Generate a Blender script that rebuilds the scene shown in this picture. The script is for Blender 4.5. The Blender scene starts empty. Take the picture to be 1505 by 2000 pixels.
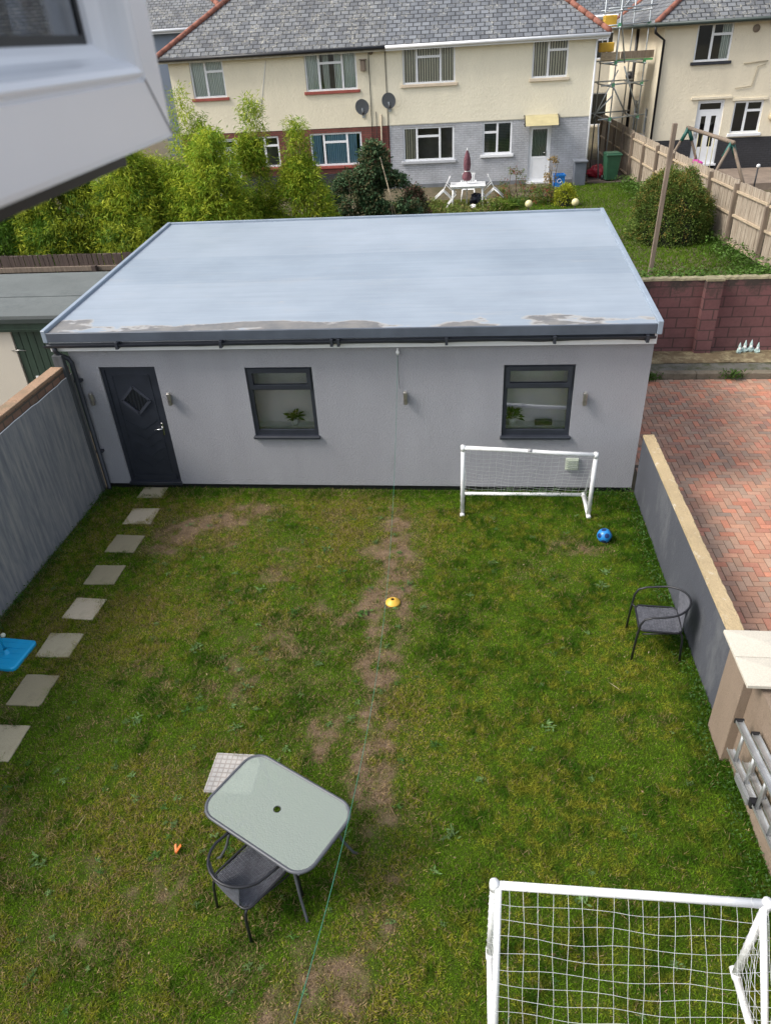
import bpy, math, random
import numpy as np
from mathutils import Vector, Matrix
random.seed(7); RNG = np.random.default_rng(7)
S = bpy.context.scene
COL = S.collection
# ------------------------------------------------------------------ camera
YAW, PITCH, ROLL, FPX = -0.133363878, 0.577461644, -0.060195865, 1394.01
CAMZ = 6.15
fw = Vector((math.sin(YAW)*math.cos(PITCH), math.cos(YAW)*math.cos(PITCH), -math.sin(PITCH)))
rt = Vector((math.cos(YAW), -math.sin(YAW), 0)); up = rt.cross(fw)
cR, sR = math.cos(ROLL), math.sin(ROLL)
cr = rt*cR + up*sR; cu = up*cR - rt*sR
cam = bpy.data.cameras.new('camera'); camo = bpy.data.objects.new('camera', cam); COL.objects.link(camo)
camo.matrix_world = Matrix(((cr.x, cu.x, -fw.x, 0), (cr.y, cu.y, -fw.y, 0), (cr.z, cu.z, -fw.z, CAMZ), (0, 0, 0, 1)))
cam.sensor_fit = 'VERTICAL'; cam.sensor_height = 36; cam.lens = FPX/2000*36
cam.clip_start = 0.02; cam.clip_end = 2000
cam.dof.use_dof = True; cam.dof.focus_distance = 10.5; cam.dof.aperture_fstop = cam.lens/3.2
S.camera = camo
# ------------------------------------------------------------------ light
W = bpy.data.worlds.new('World'); S.world = W; W.use_nodes = True
wn = W.node_tree; bg = wn.nodes['Background']
sky = wn.nodes.new('ShaderNodeTexSky'); sky.sky_type = 'NISHITA'; sky.sun_disc = False
SUN_EL, SUN_AZ = math.radians(48), math.radians(-108)      # azimuth clockwise from +Y
sky.sun_elevation = SUN_EL; sky.sun_rotation = SUN_AZ; sky.air_density = 1.0; sky.dust_density = 3.0; sky.ozone_density = 1.0
hs_ = wn.nodes.new('ShaderNodeHueSaturation'); hs_.inputs['Saturation'].default_value = 0.5
wn.links.new(sky.outputs[0], hs_.inputs['Color']); wn.links.new(hs_.outputs[0], bg.inputs[0]); bg.inputs[1].default_value = 0.13
sl = bpy.data.lights.new('sun', 'SUN'); sl.energy = 1.5; sl.angle = math.radians(17); sl.color = (1.0, 0.95, 0.88)
so = bpy.data.objects.new('sun', sl); COL.objects.link(so)
sd = Vector((math.sin(SUN_AZ)*math.cos(SUN_EL), math.cos(SUN_AZ)*math.cos(SUN_EL), math.sin(SUN_EL)))
so.rotation_euler = sd.to_track_quat('Z', 'Y').to_euler()
S.view_settings.view_transform = 'Standard'; S.view_settings.look = 'None'
S.view_settings.exposure = 0.98; S.view_settings.gamma = 1
S.render.engine = 'CYCLES'
try:
    S.cycles.use_denoising = True; S.cycles.max_bounces = 8; S.cycles.transparent_max_bounces = 12
except Exception: pass

# ------------------------------------------------------------------ helpers
def tag(o, label=None, cat=None, group=None, kind=None):
    if label: o['label'] = label
    if cat: o['category'] = cat
    if group: o['group'] = group
    if kind: o['kind'] = kind
    return o
ORG = {}
def thing(name, label, cat, loc=(0, 0, 0), rz=0, group=None, local=False):
    o = bpy.data.objects.new(name, None); COL.objects.link(o); o.location = loc; o.rotation_euler = (0, 0, rz)
    o.empty_display_size = 0.1
    if not local: ORG[o.name] = np.array(loc, float)
    return tag(o, label, cat, group)
def link_mesh(name, me, mat, parent):
    o = bpy.data.objects.new(name, me); COL.objects.link(o)
    if parent is not None:
        o.parent = parent
        if parent.name in ORG: ORG[o.name] = ORG[parent.name]
    if mat is not None: me.materials.append(mat)
    return o
class MB:
    def __init__(s): s.v = []; s.f = []; s.c = None; s.sm = []
    def add(s, vs, fs, smooth=False):
        b = len(s.v); s.v.extend([tuple(p) for p in vs]); s.f.extend([tuple(b+i for i in f) for f in fs]); s.sm.extend([smooth]*len(fs)); return s
    def box(s, x0, x1, y0, y1, z0, z1):
        vs = [(x0,y0,z0),(x1,y0,z0),(x1,y1,z0),(x0,y1,z0),(x0,y0,z1),(x1,y0,z1),(x1,y1,z1),(x0,y1,z1)]
        return s.add(vs, [(0,3,2,1),(4,5,6,7),(0,1,5,4),(1,2,6,5),(2,3,7,6),(3,0,4,7)])
    def beam(s, p, q, w, h, upv=(0, 0, 1)):
        p, q = Vector(p), Vector(q); d = (q-p).normalized(); u = Vector(upv)
        sx = d.cross(u)
        if sx.length < 1e-4: sx = d.cross(Vector((1, 0, 0)))
        sx.normalize(); u = sx.cross(d)
        vs = []
        for c in (p, q):
            for a, b in ((-1,-1),(1,-1),(1,1),(-1,1)): vs.append(c+sx*(a*w/2)+u*(b*h/2))
        return s.add(vs, [(0,1,2,3),(7,6,5,4),(0,4,5,1),(1,5,6,2),(2,6,7,3),(3,7,4,0)])
    def tube(s, pts, r, n=8, closed=False, cap=True):
        P = [Vector(p) for p in pts]; m = len(P)
        rs = r if hasattr(r, '__len__') else [r]*m
        ref = None; rings = []
        for i in range(m):
            if closed: d = P[(i+1) % m]-P[i-1]
            else: d = P[min(i+1, m-1)]-P[max(i-1, 0)]
            if d.length < 1e-9: d = Vector((0, 0, 1))
            d.normalize()
            if ref is None:
                ref = d.cross(Vector((0, 0, 1)))
                if ref.length < 1e-3: ref = d.cross(Vector((1, 0, 0)))
            ref = ref - d*ref.dot(d)
            if ref.length < 1e-6: ref = d.orthogonal()
            ref.normalize(); b = d.cross(ref)
            rings.append([P[i]+(ref*math.cos(2*math.pi*k/n)+b*math.sin(2*math.pi*k/n))*rs[i] for k in range(n)])
        vs = [p for rg in rings for p in rg]; fs = []
        for i in range(m if closed else m-1):
            j = (i+1) % m
            for k in range(n): fs.append((i*n+k, j*n+k, j*n+(k+1) % n, i*n+(k+1) % n))
        if cap and not closed:
            fs.append(tuple(range(n))); fs.append(tuple((m-1)*n+k for k in reversed(range(n))))
        return s.add(vs, fs, True)
    def lathe(s, prof, c=(0, 0, 0), n=24):
        vs = []; fs = []
        for r, z in prof:
            for k in range(n):
                a = 2*math.pi*k/n; vs.append((c[0]+r*math.cos(a), c[1]+r*math.sin(a), c[2]+z))
        for i in range(len(prof)-1):
            for k in range(n): fs.append((i*n+k, i*n+(k+1) % n, (i+1)*n+(k+1) % n, (i+1)*n+k))
        return s.add(vs, fs, True)
    def slab(s, x0, x1, z0, z1, y0, y1, holes, axis='y'):
        """plate with rectangular openings; holes: (x0,x1,z0,z1)"""
        xs = sorted(set([x0, x1]+[h[0] for h in holes]+[h[1] for h in holes])); xs = [x for x in xs if x0 <= x <= x1]
        zs = sorted(set([z0, z1]+[h[2] for h in holes]+[h[3] for h in holes])); zs = [z for z in zs if z0 <= z <= z1]
        def solid(i, j):
            if i < 0 or j < 0 or i >= len(xs)-1 or j >= len(zs)-1: return False
            cx, cz = (xs[i]+xs[i+1])/2, (zs[j]+zs[j+1])/2
            return not any(h[0] < cx < h[1] and h[2] < cz < h[3] for h in holes)
        def P(a, b, c): return (a, b, c) if axis == 'y' else (b, a, c)
        for i in range(len(xs)-1):
            for j in range(len(zs)-1):
                if not solid(i, j): continue
                a, b, c, d = xs[i], xs[i+1], zs[j], zs[j+1]
                s.add([P(a,y0,c),P(b,y0,c),P(b,y0,d),P(a,y0,d)], [(0,1,2,3)]); s.add([P(a,y1,c),P(b,y1,c),P(b,y1,d),P(a,y1,d)], [(3,2,1,0)])
                if not solid(i-1, j): s.add([P(a,y0,c),P(a,y1,c),P(a,y1,d),P(a,y0,d)], [(3,2,1,0)])
                if not solid(i+1, j): s.add([P(b,y0,c),P(b,y1,c),P(b,y1,d),P(b,y0,d)], [(0,1,2,3)])
                if not solid(i, j-1): s.add([P(a,y0,c),P(b,y0,c),P(b,y1,c),P(a,y1,c)], [(3,2,1,0)])
                if not solid(i, j+1): s.add([P(a,y0,d),P(b,y0,d),P(b,y1,d),P(a,y1,d)], [(0,1,2,3)])
        return s
    def build(s, name, mat, parent=None, bevel=0, colors=None, seg=1, fixn=False):
        me = bpy.data.meshes.new(name)
        o = link_mesh(name, me, mat, parent)
        org = ORG.get(o.name, np.zeros(3)) if parent is not None else np.zeros(3)
        V = np.array([tuple(p) for p in s.v], float) - org
        me.from_pydata(V.tolist(), [], s.f)
        me.polygons.foreach_set('use_smooth', s.sm)
        if fixn:
            import bmesh
            bm = bmesh.new(); bm.from_mesh(me); bmesh.ops.recalc_face_normals(bm, faces=bm.faces); bm.to_mesh(me); bm.free()
        # uv in metres
        uvl = me.uv_layers.new(name='UVMap'); me.update()
        for p in me.polygons:
            n = p.normal
            if abs(n.z) > 0.97 or n.length < 1e-6: t = Vector((1, 0, 0)); w = Vector((0, 1, 0))
            else:
                t = Vector((0, 0, 1)).cross(n); t.normalize(); w = n.cross(t)
            for li in p.loop_indices:
                c = Vector(me.vertices[me.loops[li].vertex_index].co)+Vector(org); uvl.data[li].uv = (c.dot(t), c.dot(w))
        if colors is not None:
            ca = me.color_attributes.new('Col', 'FLOAT_COLOR', 'CORNER')
            arr = np.ones((len(me.loops), 4)); lt = np.empty(len(me.polygons), int); me.polygons.foreach_get('loop_total', lt)
            arr[:, :3] = np.repeat(np.array(colors), lt, axis=0); ca.data.foreach_set('color', arr.ravel())
        if bevel:
            m = o.modifiers.new('bevel', 'BEVEL'); m.width = bevel; m.segments = seg; m.limit_method = 'ANGLE'; m.angle_limit = math.radians(40)
        return o
def _split(self, name, mat, parent=None, bevel=0):
    par = list(range(len(self.v)))
    def fd(i):
        while par[i] != i: par[i] = par[par[i]]; i = par[i]
        return i
    for f in self.f:
        a = fd(f[0])
        for i in f[1:]: par[fd(i)] = a
    grp = {}
    for k, f in enumerate(self.f): grp.setdefault(fd(f[0]), []).append(k)
    out = []
    for ks in grp.values():
        m = MB(); ix = {}
        for k in ks:
            for i in self.f[k]:
                if i not in ix: ix[i] = len(m.v); m.v.append(self.v[i])
            m.f.append(tuple(ix[i] for i in self.f[k])); m.sm.append(self.sm[k])
        out.append(m.build(name, mat, parent, bevel=bevel))
    return out
MB.split = _split
def rbox(x0, x1, y0, y1, z0, z1): return MB().box(x0, x1, y0, y1, z0, z1)

def leaf_obj(name, C, D, L, Wd, colors, mat, parent=None, droop=0.0):
    """many leaf-sized diamond faces in one foliage mesh"""
    n = len(C); C = np.asarray(C, float); D = np.asarray(D, float)
    D /= np.linalg.norm(D, axis=1, keepdims=True)+1e-9
    R = RNG.normal(size=(n, 3)); R[:, 2] += 0.0
    Sd = np.cross(D, R); Sd /= np.linalg.norm(Sd, axis=1, keepdims=True)+1e-9
    # prefer blades lying so their faces look up
    Sh = np.cross(D, np.array([0, 0, 1.0])); Sh /= np.linalg.norm(Sh, axis=1, keepdims=True)+1e-9
    Sd = Sd*0.55+Sh*0.75; Sd /= np.linalg.norm(Sd, axis=1, keepdims=True)+1e-9
    L = np.broadcast_to(np.asarray(L, float), (n,))[:, None]; Wd = np.broadcast_to(np.asarray(Wd, float), (n,))[:, None]
    V = np.empty((n, 4, 3))
    mid = C+D*L*0.45
    tip = C+D*L; tip[:, 2] -= (droop*L[:, 0])
    V[:, 0] = C; V[:, 1] = mid+Sd*Wd/2; V[:, 2] = tip; V[:, 3] = mid-Sd*Wd/2
    org = ORG.get(parent.name, np.zeros(3)) if parent is not None else np.zeros(3)
    V -= org
    me = bpy.data.meshes.new(name); me.vertices.add(4*n); me.vertices.foreach_set('co', V.ravel())
    me.loops.add(4*n); me.loops.foreach_set('vertex_index', np.arange(4*n)); me.polygons.add(n)
    me.polygons.foreach_set('loop_start', np.arange(n)*4); me.polygons.foreach_set('loop_total', np.full(n, 4))
    me.update(calc_edges=True)
    ca = me.color_attributes.new('Col', 'FLOAT_COLOR', 'POINT'); arr = np.ones((4*n, 4)); arr[:, :3] = np.repeat(np.asarray(colors), 4, axis=0)
    ca.data.foreach_set('color', arr.ravel())
    return link_mesh(name, me, mat, parent)
def blades_obj(name, C, H, Wd, lean, colors, mat, kind=None):
    n = len(C); a = RNG.uniform(0, 2*math.pi, n); V = np.empty((n, 3, 3)); s = np.stack([np.cos(a), np.sin(a), np.zeros(n)], 1)*np.broadcast_to(Wd, (n,))[:, None]/2
    V[:, 0] = C-s; V[:, 1] = C+s
    b = RNG.uniform(0, 2*math.pi, n); l = lean*H*RNG.uniform(0.3, 1.4, n)
    V[:, 2] = C+np.stack([np.cos(b)*l, np.sin(b)*l, H*RNG.uniform(.5, 1, n)], 1)
    me = bpy.data.meshes.new(name); me.vertices.add(3*n); me.vertices.foreach_set('co', V.ravel())
    me.loops.add(3*n); me.loops.foreach_set('vertex_index', np.arange(3*n)); me.polygons.add(n)
    me.polygons.foreach_set('loop_start', np.arange(n)*3); me.polygons.foreach_set('loop_total', np.full(n, 3))
    me.update(calc_edges=True)
    ca = me.color_attributes.new('Col', 'FLOAT_COLOR', 'POINT'); arr = np.ones((3*n, 4)); arr[:, :3] = np.repeat(colors, 3, axis=0)
    ca.data.foreach_set('color', arr.ravel())
    o = link_mesh(name, me, mat, None)
    return o
_grids = {}
def vnoise(x, y, sc, seed=0, octv=3):
    out = np.zeros_like(x); amp = 1; tot = 0
    for o in range(octv):
        g = _grids.setdefault((seed, o), np.random.default_rng(seed*31+o).random((257, 257)))
        u = np.abs(x*sc+97.3+o*13.7) % 256; v = np.abs(y*sc+51.9+o*7.1) % 256
        i = np.floor(u).astype(int) % 256; j = np.floor(v).astype(int) % 256; fu = u-np.floor(u); fv = v-np.floor(v)
        fu = fu*fu*(3-2*fu); fv = fv*fv*(3-2*fv)
        out += amp*((g[i, j]*(1-fu)+g[i+1, j]*fu)*(1-fv)+(g[i, j+1]*(1-fu)+g[i+1, j+1]*fu)*fv); tot += amp; amp *= .5; sc *= 2.03
    return out/tot

# ------------------------------------------------------------------ materials
def newmat(name):
    m = bpy.data.materials.new(name); m.use_nodes = True; return m, m.node_tree, m.node_tree.nodes['Principled BSDF']
def N(t, ty, **k):
    n = t.nodes.new(ty)
    for a, b in k.items(): setattr(n, a, b)
    return n
def coords(t, kind='Object', scale=(1, 1, 1)):
    tc = N(t, 'ShaderNodeTexCoord'); mp = N(t, 'ShaderNodeMapping'); mp.inputs['Scale'].default_value = scale
    t.links.new(tc.outputs[kind], mp.inputs[0]); return mp.outputs[0]
def noise(t, co, scale, detail=4, rough=.55):
    n = N(t, 'ShaderNodeTexNoise'); n.inputs['Scale'].default_value = scale; n.inputs['Detail'].default_value = detail; n.inputs['Roughness'].default_value = rough
    t.links.new(co, n.inputs['Vector']); return n.outputs['Fac']
def ramp(t, fac, stops):
    r = N(t, 'ShaderNodeValToRGB'); e = r.color_ramp.elements
    while len(e) < len(stops): e.new(0.5)
    for i, (p, c) in enumerate(stops):
        e[i].position = p; e[i].color = tuple(c)+(1,) if len(c) == 3 else c
    t.links.new(fac, r.inputs[0]); return r.outputs[0]
def mix(t, fac, a, b, mode='MIX'):
    m = N(t, 'ShaderNodeMix', data_type='RGBA', blend_type=mode)
    for sock, val in ((m.inputs[0], fac), (m.inputs[6], a), (m.inputs[7], b)):
        if hasattr(val, 'is_linked') or isinstance(val, bpy.types.NodeSocket): t.links.new(val, sock)
        elif isinstance(val, (int, float)): sock.default_value = val
        else: sock.default_value = tuple(val)+(1,) if len(val) == 3 else val
    return m.outputs[2]
def bump(t, bs, h, strength=.3, dist=.01):
    b = N(t, 'ShaderNodeBump'); b.inputs['Strength'].default_value = strength; b.inputs['Distance'].default_value = dist
    t.links.new(h, b.inputs['Height']); t.links.new(b.outputs[0], bs.inputs['Normal'])
def mat(name, col, rough=.6, var=.12, vs=4, bmp=0, bs=60, metal=0, stretch=(1, 1, 1), spec=.5, col2=None, kind='Object'):
    m, t, b = newmat(name); co = coords(t, kind, stretch)
    c = np.array(col); c1 = tuple(np.clip(c*(1-var*1.6), 0, 1)); c2 = tuple(np.clip(c*(1+var*1.6), 0, 1)) if col2 is None else col2
    f = noise(t, co, vs, 6, .6)
    t.links.new(ramp(t, f, [(.25, c1), (.75, c2)]), b.inputs['Base Color'])
    b.inputs['Roughness'].default_value = rough; b.inputs['Metallic'].default_value = metal; b.inputs['Specular IOR Level'].default_value = spec
    if bmp: bump(t, b, noise(t, co, bs, 3), bmp, .01)
    return m
def colmat(name, rough=.6, trans=.25, spec=.3):
    m, t, b = newmat(name); a = N(t, 'ShaderNodeVertexColor'); a.layer_name = 'Col'
    t.links.new(a.outputs[0], b.inputs['Base Color']); b.inputs['Roughness'].default_value = rough; b.inputs['Specular IOR Level'].default_value = spec
    if trans:
        tr = N(t, 'ShaderNodeBsdfTranslucent'); t.links.new(a.outputs[0], tr.inputs[0]); mx = N(t, 'ShaderNodeMixShader'); mx.inputs[0].default_value = trans
        out = t.nodes['Material Output']; t.links.new(b.outputs[0], mx.inputs[1]); t.links.new(tr.outputs[0], mx.inputs[2]); t.links.new(mx.outputs[0], out.inputs[0])
    return m
def brick(name, c1, c2, mortar, bw, bh, ms=.01, bmp=.4, rough=.8, blot=None, blotpos=(.55, .7), offset=.5, bias=0, top_dirt=None, wobble=0, smooth=.1):
    m, t, b = newmat(name); co = coords(t, 'UV')
    if wobble:
        nz = N(t, 'ShaderNodeTexNoise'); nz.inputs['Scale'].default_value = 2.5; t.links.new(co, nz.inputs['Vector'])
        sc = N(t, 'ShaderNodeVectorMath', operation='SCALE'); t.links.new(nz.outputs['Color'], sc.inputs[0]); sc.inputs['Scale'].default_value = wobble
        ad = N(t, 'ShaderNodeVectorMath', operation='ADD'); t.links.new(co, ad.inputs[0]); t.links.new(sc.outputs[0], ad.inputs[1]); co2 = ad.outputs[0]
    else: co2 = co
    br = N(t, 'ShaderNodeTexBrick'); br.offset = offset; t.links.new(co2, br.inputs['Vector'])
    for k, v in (('Color1', c1), ('Color2', c2), ('Mortar', mortar)): br.inputs[k].default_value = tuple(v)+(1,)
    br.inputs['Scale'].default_value = 1; br.inputs['Brick Width'].default_value = bw; br.inputs['Row Height'].default_value = bh
    br.inputs['Mortar Size'].default_value = ms; br.inputs['Mortar Smooth'].default_value = smooth; br.inputs['Bias'].default_value = bias
    c = br.outputs['Color']
    n1 = noise(t, co, 1.3, 6, .65); c = mix(t, 1.0, c, ramp(t, n1, [(.3, (.72, .72, .72)), (.7, (1.15, 1.15, 1.15))]), 'MULTIPLY')
    n3 = noise(t, co, 14, 4, .7); c = mix(t, 1.0, c, ramp(t, n3, [(.3, (.9, .9, .9)), (.7, (1.08, 1.08, 1.08))]), 'MULTIPLY')
    if blot:
        n2 = noise(t, co, 2.2, 8, .72); f = ramp(t, n2, [(blotpos[0], (0, 0, 0)), (blotpos[1], (1, 1, 1))])
        n4 = noise(t, co, 12, 6, .8); f2 = ramp(t, n4, [(.5, (0, 0, 0)), (.6, (1, 1, 1))]); ff = mix(t, 1.0, f, f2, 'MULTIPLY')
        bw_ = N(t, 'ShaderNodeRGBToBW'); t.links.new(ff, bw_.inputs[0]); c = mix(t, bw_.outputs[0], c, blot)
    if top_dirt:
        z0, z1, dc = top_dirt
        tc = N(t, 'ShaderNodeTexCoord'); sp = N(t, 'ShaderNodeSeparateXYZ'); t.links.new(tc.outputs['Object'], sp.inputs[0])
        mr = N(t, 'ShaderNodeMapRange'); mr.inputs['From Min'].default_value = z0; mr.inputs['From Max'].default_value = z1; t.links.new(sp.outputs['Z'], mr.inputs['Value'])
        nn = noise(t, co, 2.6, 9, .8); ma = N(t, 'ShaderNodeMath', operation='MULTIPLY_ADD'); t.links.new(nn, ma.inputs[0]); ma.inputs[1].default_value = 2.2; t.links.new(mr.outputs[0], ma.inputs[2])
        mh = N(t, 'ShaderNodeMath', operation='MULTIPLY'); mh.inputs[1].default_value = .5; t.links.new(ma.outputs[0], mh.inputs[0]); fr = ramp(t, mh.outputs[0], [(.80, (0, 0, 0)), (1.0, (1, 1, 1))]); b2 = N(t, 'ShaderNodeRGBToBW'); t.links.new(fr, b2.inputs[0]); c = mix(t, b2.outputs[0], c, dc)
    t.links.new(c, b.inputs['Base Color']); b.inputs['Roughness'].default_value = rough
    inv = N(t, 'ShaderNodeMath', operation='SUBTRACT'); inv.inputs[0].default_value = 1; t.links.new(br.outputs['Fac'], inv.inputs[1])
    nb = N(t, 'ShaderNodeMath', operation='MULTIPLY_ADD'); t.links.new(n3, nb.inputs[0]); nb.inputs[1].default_value = .35; t.links.new(inv.outputs[0], nb.inputs[2])
    bump(t, b, nb.outputs[0], bmp, .012)
    return m
def glassmat(name, tint=(.55, .62, .6), refl=.0):
    m, t, b = newmat(name); out = t.nodes['Material Output']
    tr = N(t, 'ShaderNodeBsdfTransparent'); tr.inputs[0].default_value = tuple(tint)+(1,)
    gl = N(t, 'ShaderNodeBsdfGlossy'); gl.inputs['Roughness'].default_value = .03; gl.inputs[0].default_value = (.9, .95, 1, 1)
    fr = N(t, 'ShaderNodeFresnel'); fr.inputs[0].default_value = 1.6; ad = N(t, 'ShaderNodeMath', operation='ADD'); ad.inputs[1].default_value = refl; ad.use_clamp = True
    t.links.new(fr.outputs[0], ad.inputs[0]); mx = N(t, 'ShaderNodeMixShader'); t.links.new(ad.outputs[0], mx.inputs[0]); t.links.new(tr.outputs[0], mx.inputs[1]); t.links.new(gl.outputs[0], mx.inputs[2]); t.links.new(mx.outputs[0], out.inputs[0])
    return m
def stripes(name, c1, c2, sx, rough=.8, axis=0, dist=2):
    m, t, b = newmat(name); co = coords(t, 'Object')
    w = N(t, 'ShaderNodeTexWave', bands_direction='XYZ'[axis]); w.inputs['Scale'].default_value = sx; w.inputs['Distortion'].default_value = dist; w.inputs['Detail'].default_value = 2; w.inputs['Detail Scale'].default_value = .6
    t.links.new(co, w.inputs['Vector']); t.links.new(ramp(t, w.outputs['Fac'], [(.2, c1), (.8, c2)]), b.inputs['Base Color']); b.inputs['Roughness'].default_value = rough
    bump(t, b, w.outputs['Fac'], .5, .02); return m
M = {}
M['white'] = mat('white_upvc', (.78, .79, .80), .32, .03, 6)
M['net'] = mat('white_cord', (.62, .64, .63), .7, .08, 10)
M['plastic_white'] = mat('white_plastic', (.8, .8, .79), .4, .06, 7)
M['anth'] = mat('anthracite', (.026, .030, .040), .42, .15, 5)
M['glass'] = glassmat('window_glass', (.95, .97, .96), .05)
M['glass_shed'] = glassmat('garden_room_glass', (.95, .95, .95), .06)
M['dark'] = mat('dark_interior', (.03, .032, .034), .9, .2, 2)
M['steel'] = mat('brushed_steel', (.45, .44, .42), .33, .12, 9, metal=1)
M['galv'] = mat('galvanised_tube', (.42, .45, .46), .45, .15, 8, metal=.6)
M['black'] = mat('black_plastic', (.012, .012, .014), .45, .2, 8)
M['wood'] = mat('weathered_timber', (.20, .155, .115), .85, .28, 3, bmp=.4, bs=30, stretch=(6, 6, .6))
M['woodrail'] = mat('pale_timber_rail', (.44, .35, .24), .85, .22, 4, bmp=.3, bs=30, stretch=(2, 2, 8))
M['darkwood'] = mat('dark_brown_timber', (.075, .052, .042), .85, .3, 4, bmp=.4, bs=30, stretch=(6, 6, .6))
M['leaf'] = colmat('leaf', .6, .3, .15)
M['grassb'] = colmat('grass_blade', .9, .42, .02)
M['bark'] = mat('stem_bark', (.12, .09, .05), .8, .2, 9)
M['culm'] = mat('bamboo_culm', (.25, .27, .07), .5, .2, 9)
M['green_plastic'] = mat('green_bin_plastic', (.022, .085, .045), .5, .12, 5)
M['terracotta'] = mat('terracotta_ridge', (.27, .105, .07), .8, .25, 5, bmp=.3, bs=20)
M['cream'] = None
def render_wall(name, c, var=.06, strength=.5, bscale=45, dirt=None, dirtpos=(.62, .8), dscale=1.2, stretch=(1, 1, .45)):
    m, t, b = newmat(name); co = coords(t, 'Object'); co2 = coords(t, 'Object', stretch)
    c = np.array(c); f = noise(t, co2, 1.1, 6, .6)
    k = ramp(t, f, [(.3, tuple(c*(1-var))), (.7, tuple(np.clip(c*(1+var), 0, 1)))])
    g = noise(t, co, 90, 2); k = mix(t, 1.0, k, ramp(t, g, [(.3, (.88, .88, .88)), (.7, (1.08, 1.08, 1.08))]), 'MULTIPLY')
    if dirt is not None:
        d = noise(t, co2, dscale, 8, .75); fr = ramp(t, d, [(dirtpos[0], (0, 0, 0)), (dirtpos[1], (1, 1, 1))]); bwn = N(t, 'ShaderNodeRGBToBW'); t.links.new(fr, bwn.inputs[0]); k = mix(t, bwn.outputs[0], k, dirt)
    t.links.new(k, b.inputs['Base Color']); b.inputs['Roughness'].default_value = .85; b.inputs['Specular IOR Level'].default_value = .25
    h = noise(t, co, bscale, 5, .7); bump(t, b, h, strength, .02); return m
M['shedwall'] = render_wall('grey_fine_render', (.345, .345, .368), .06, .9, 42, (.27, .27, .275), (.60, .82), 1.6, (1.6, 1, .35))
M['cream'] = render_wall('cream_roughcast', (.79, .72, .55), .06, 1.0, 11, (.42, .34, .20), (.6, .85))
M['cream2'] = render_wall('aged_cream_roughcast', (.76, .68, .52), .08, 1.0, 11, (.30, .23, .14), (.62, .78), 2.2)
M['slate'] = brick('slate_tiles', (.20, .215, .235), (.12, .13, .145), (.03, .032, .035), .30, .215, .022, .5, .7, (.42, .41, .36), (.50, .62))
M['slate_old'] = brick('lichened_slate_tiles', (.19, .20, .21), (.11, .115, .125), (.03, .032, .034), .30, .215, .022, .5, .75, (.42, .40, .33), (.47, .60))
M['redbrick'] = brick('red_brown_painted_brick', (.21, .058, .045), (.15, .045, .035), (.12, .05, .04), .225, .075, .012, .5, .8)
M['greybrick'] = brick('grey_painted_brick', (.50, .51, .54), (.46, .47, .50), (.40, .41, .43), .225, .075, .012, .8, .7)
M['blackbrick'] = brick('black_painted_brick', (.035, .035, .04), (.03, .03, .034), (.022, .022, .025), .225, .075, .012, .6, .7)
M['block'] = brick('maroon_painted_block', (.185, .082, .080), (.160, .070, .068), (.085, .045, .042), .45, .225, .014, .5, .8, None, top_dirt=(.9, 1.85, (.045, .035, .028)))
M['redsill'] = mat('red_painted_sill', (.32, .075, .055), .6, .12, 5)
M['brickwall'] = brick('brown_brick', (.27, .15, .10), (.19, .11, .075), (.10, .08, .06), .225, .11, .014, .6, .85, (.22, .2, .13), (.55, .7))
M['slab'] = mat('concrete_paving_slab', (.36, .34, .28), .85, .14, 5, .3, 60)
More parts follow.
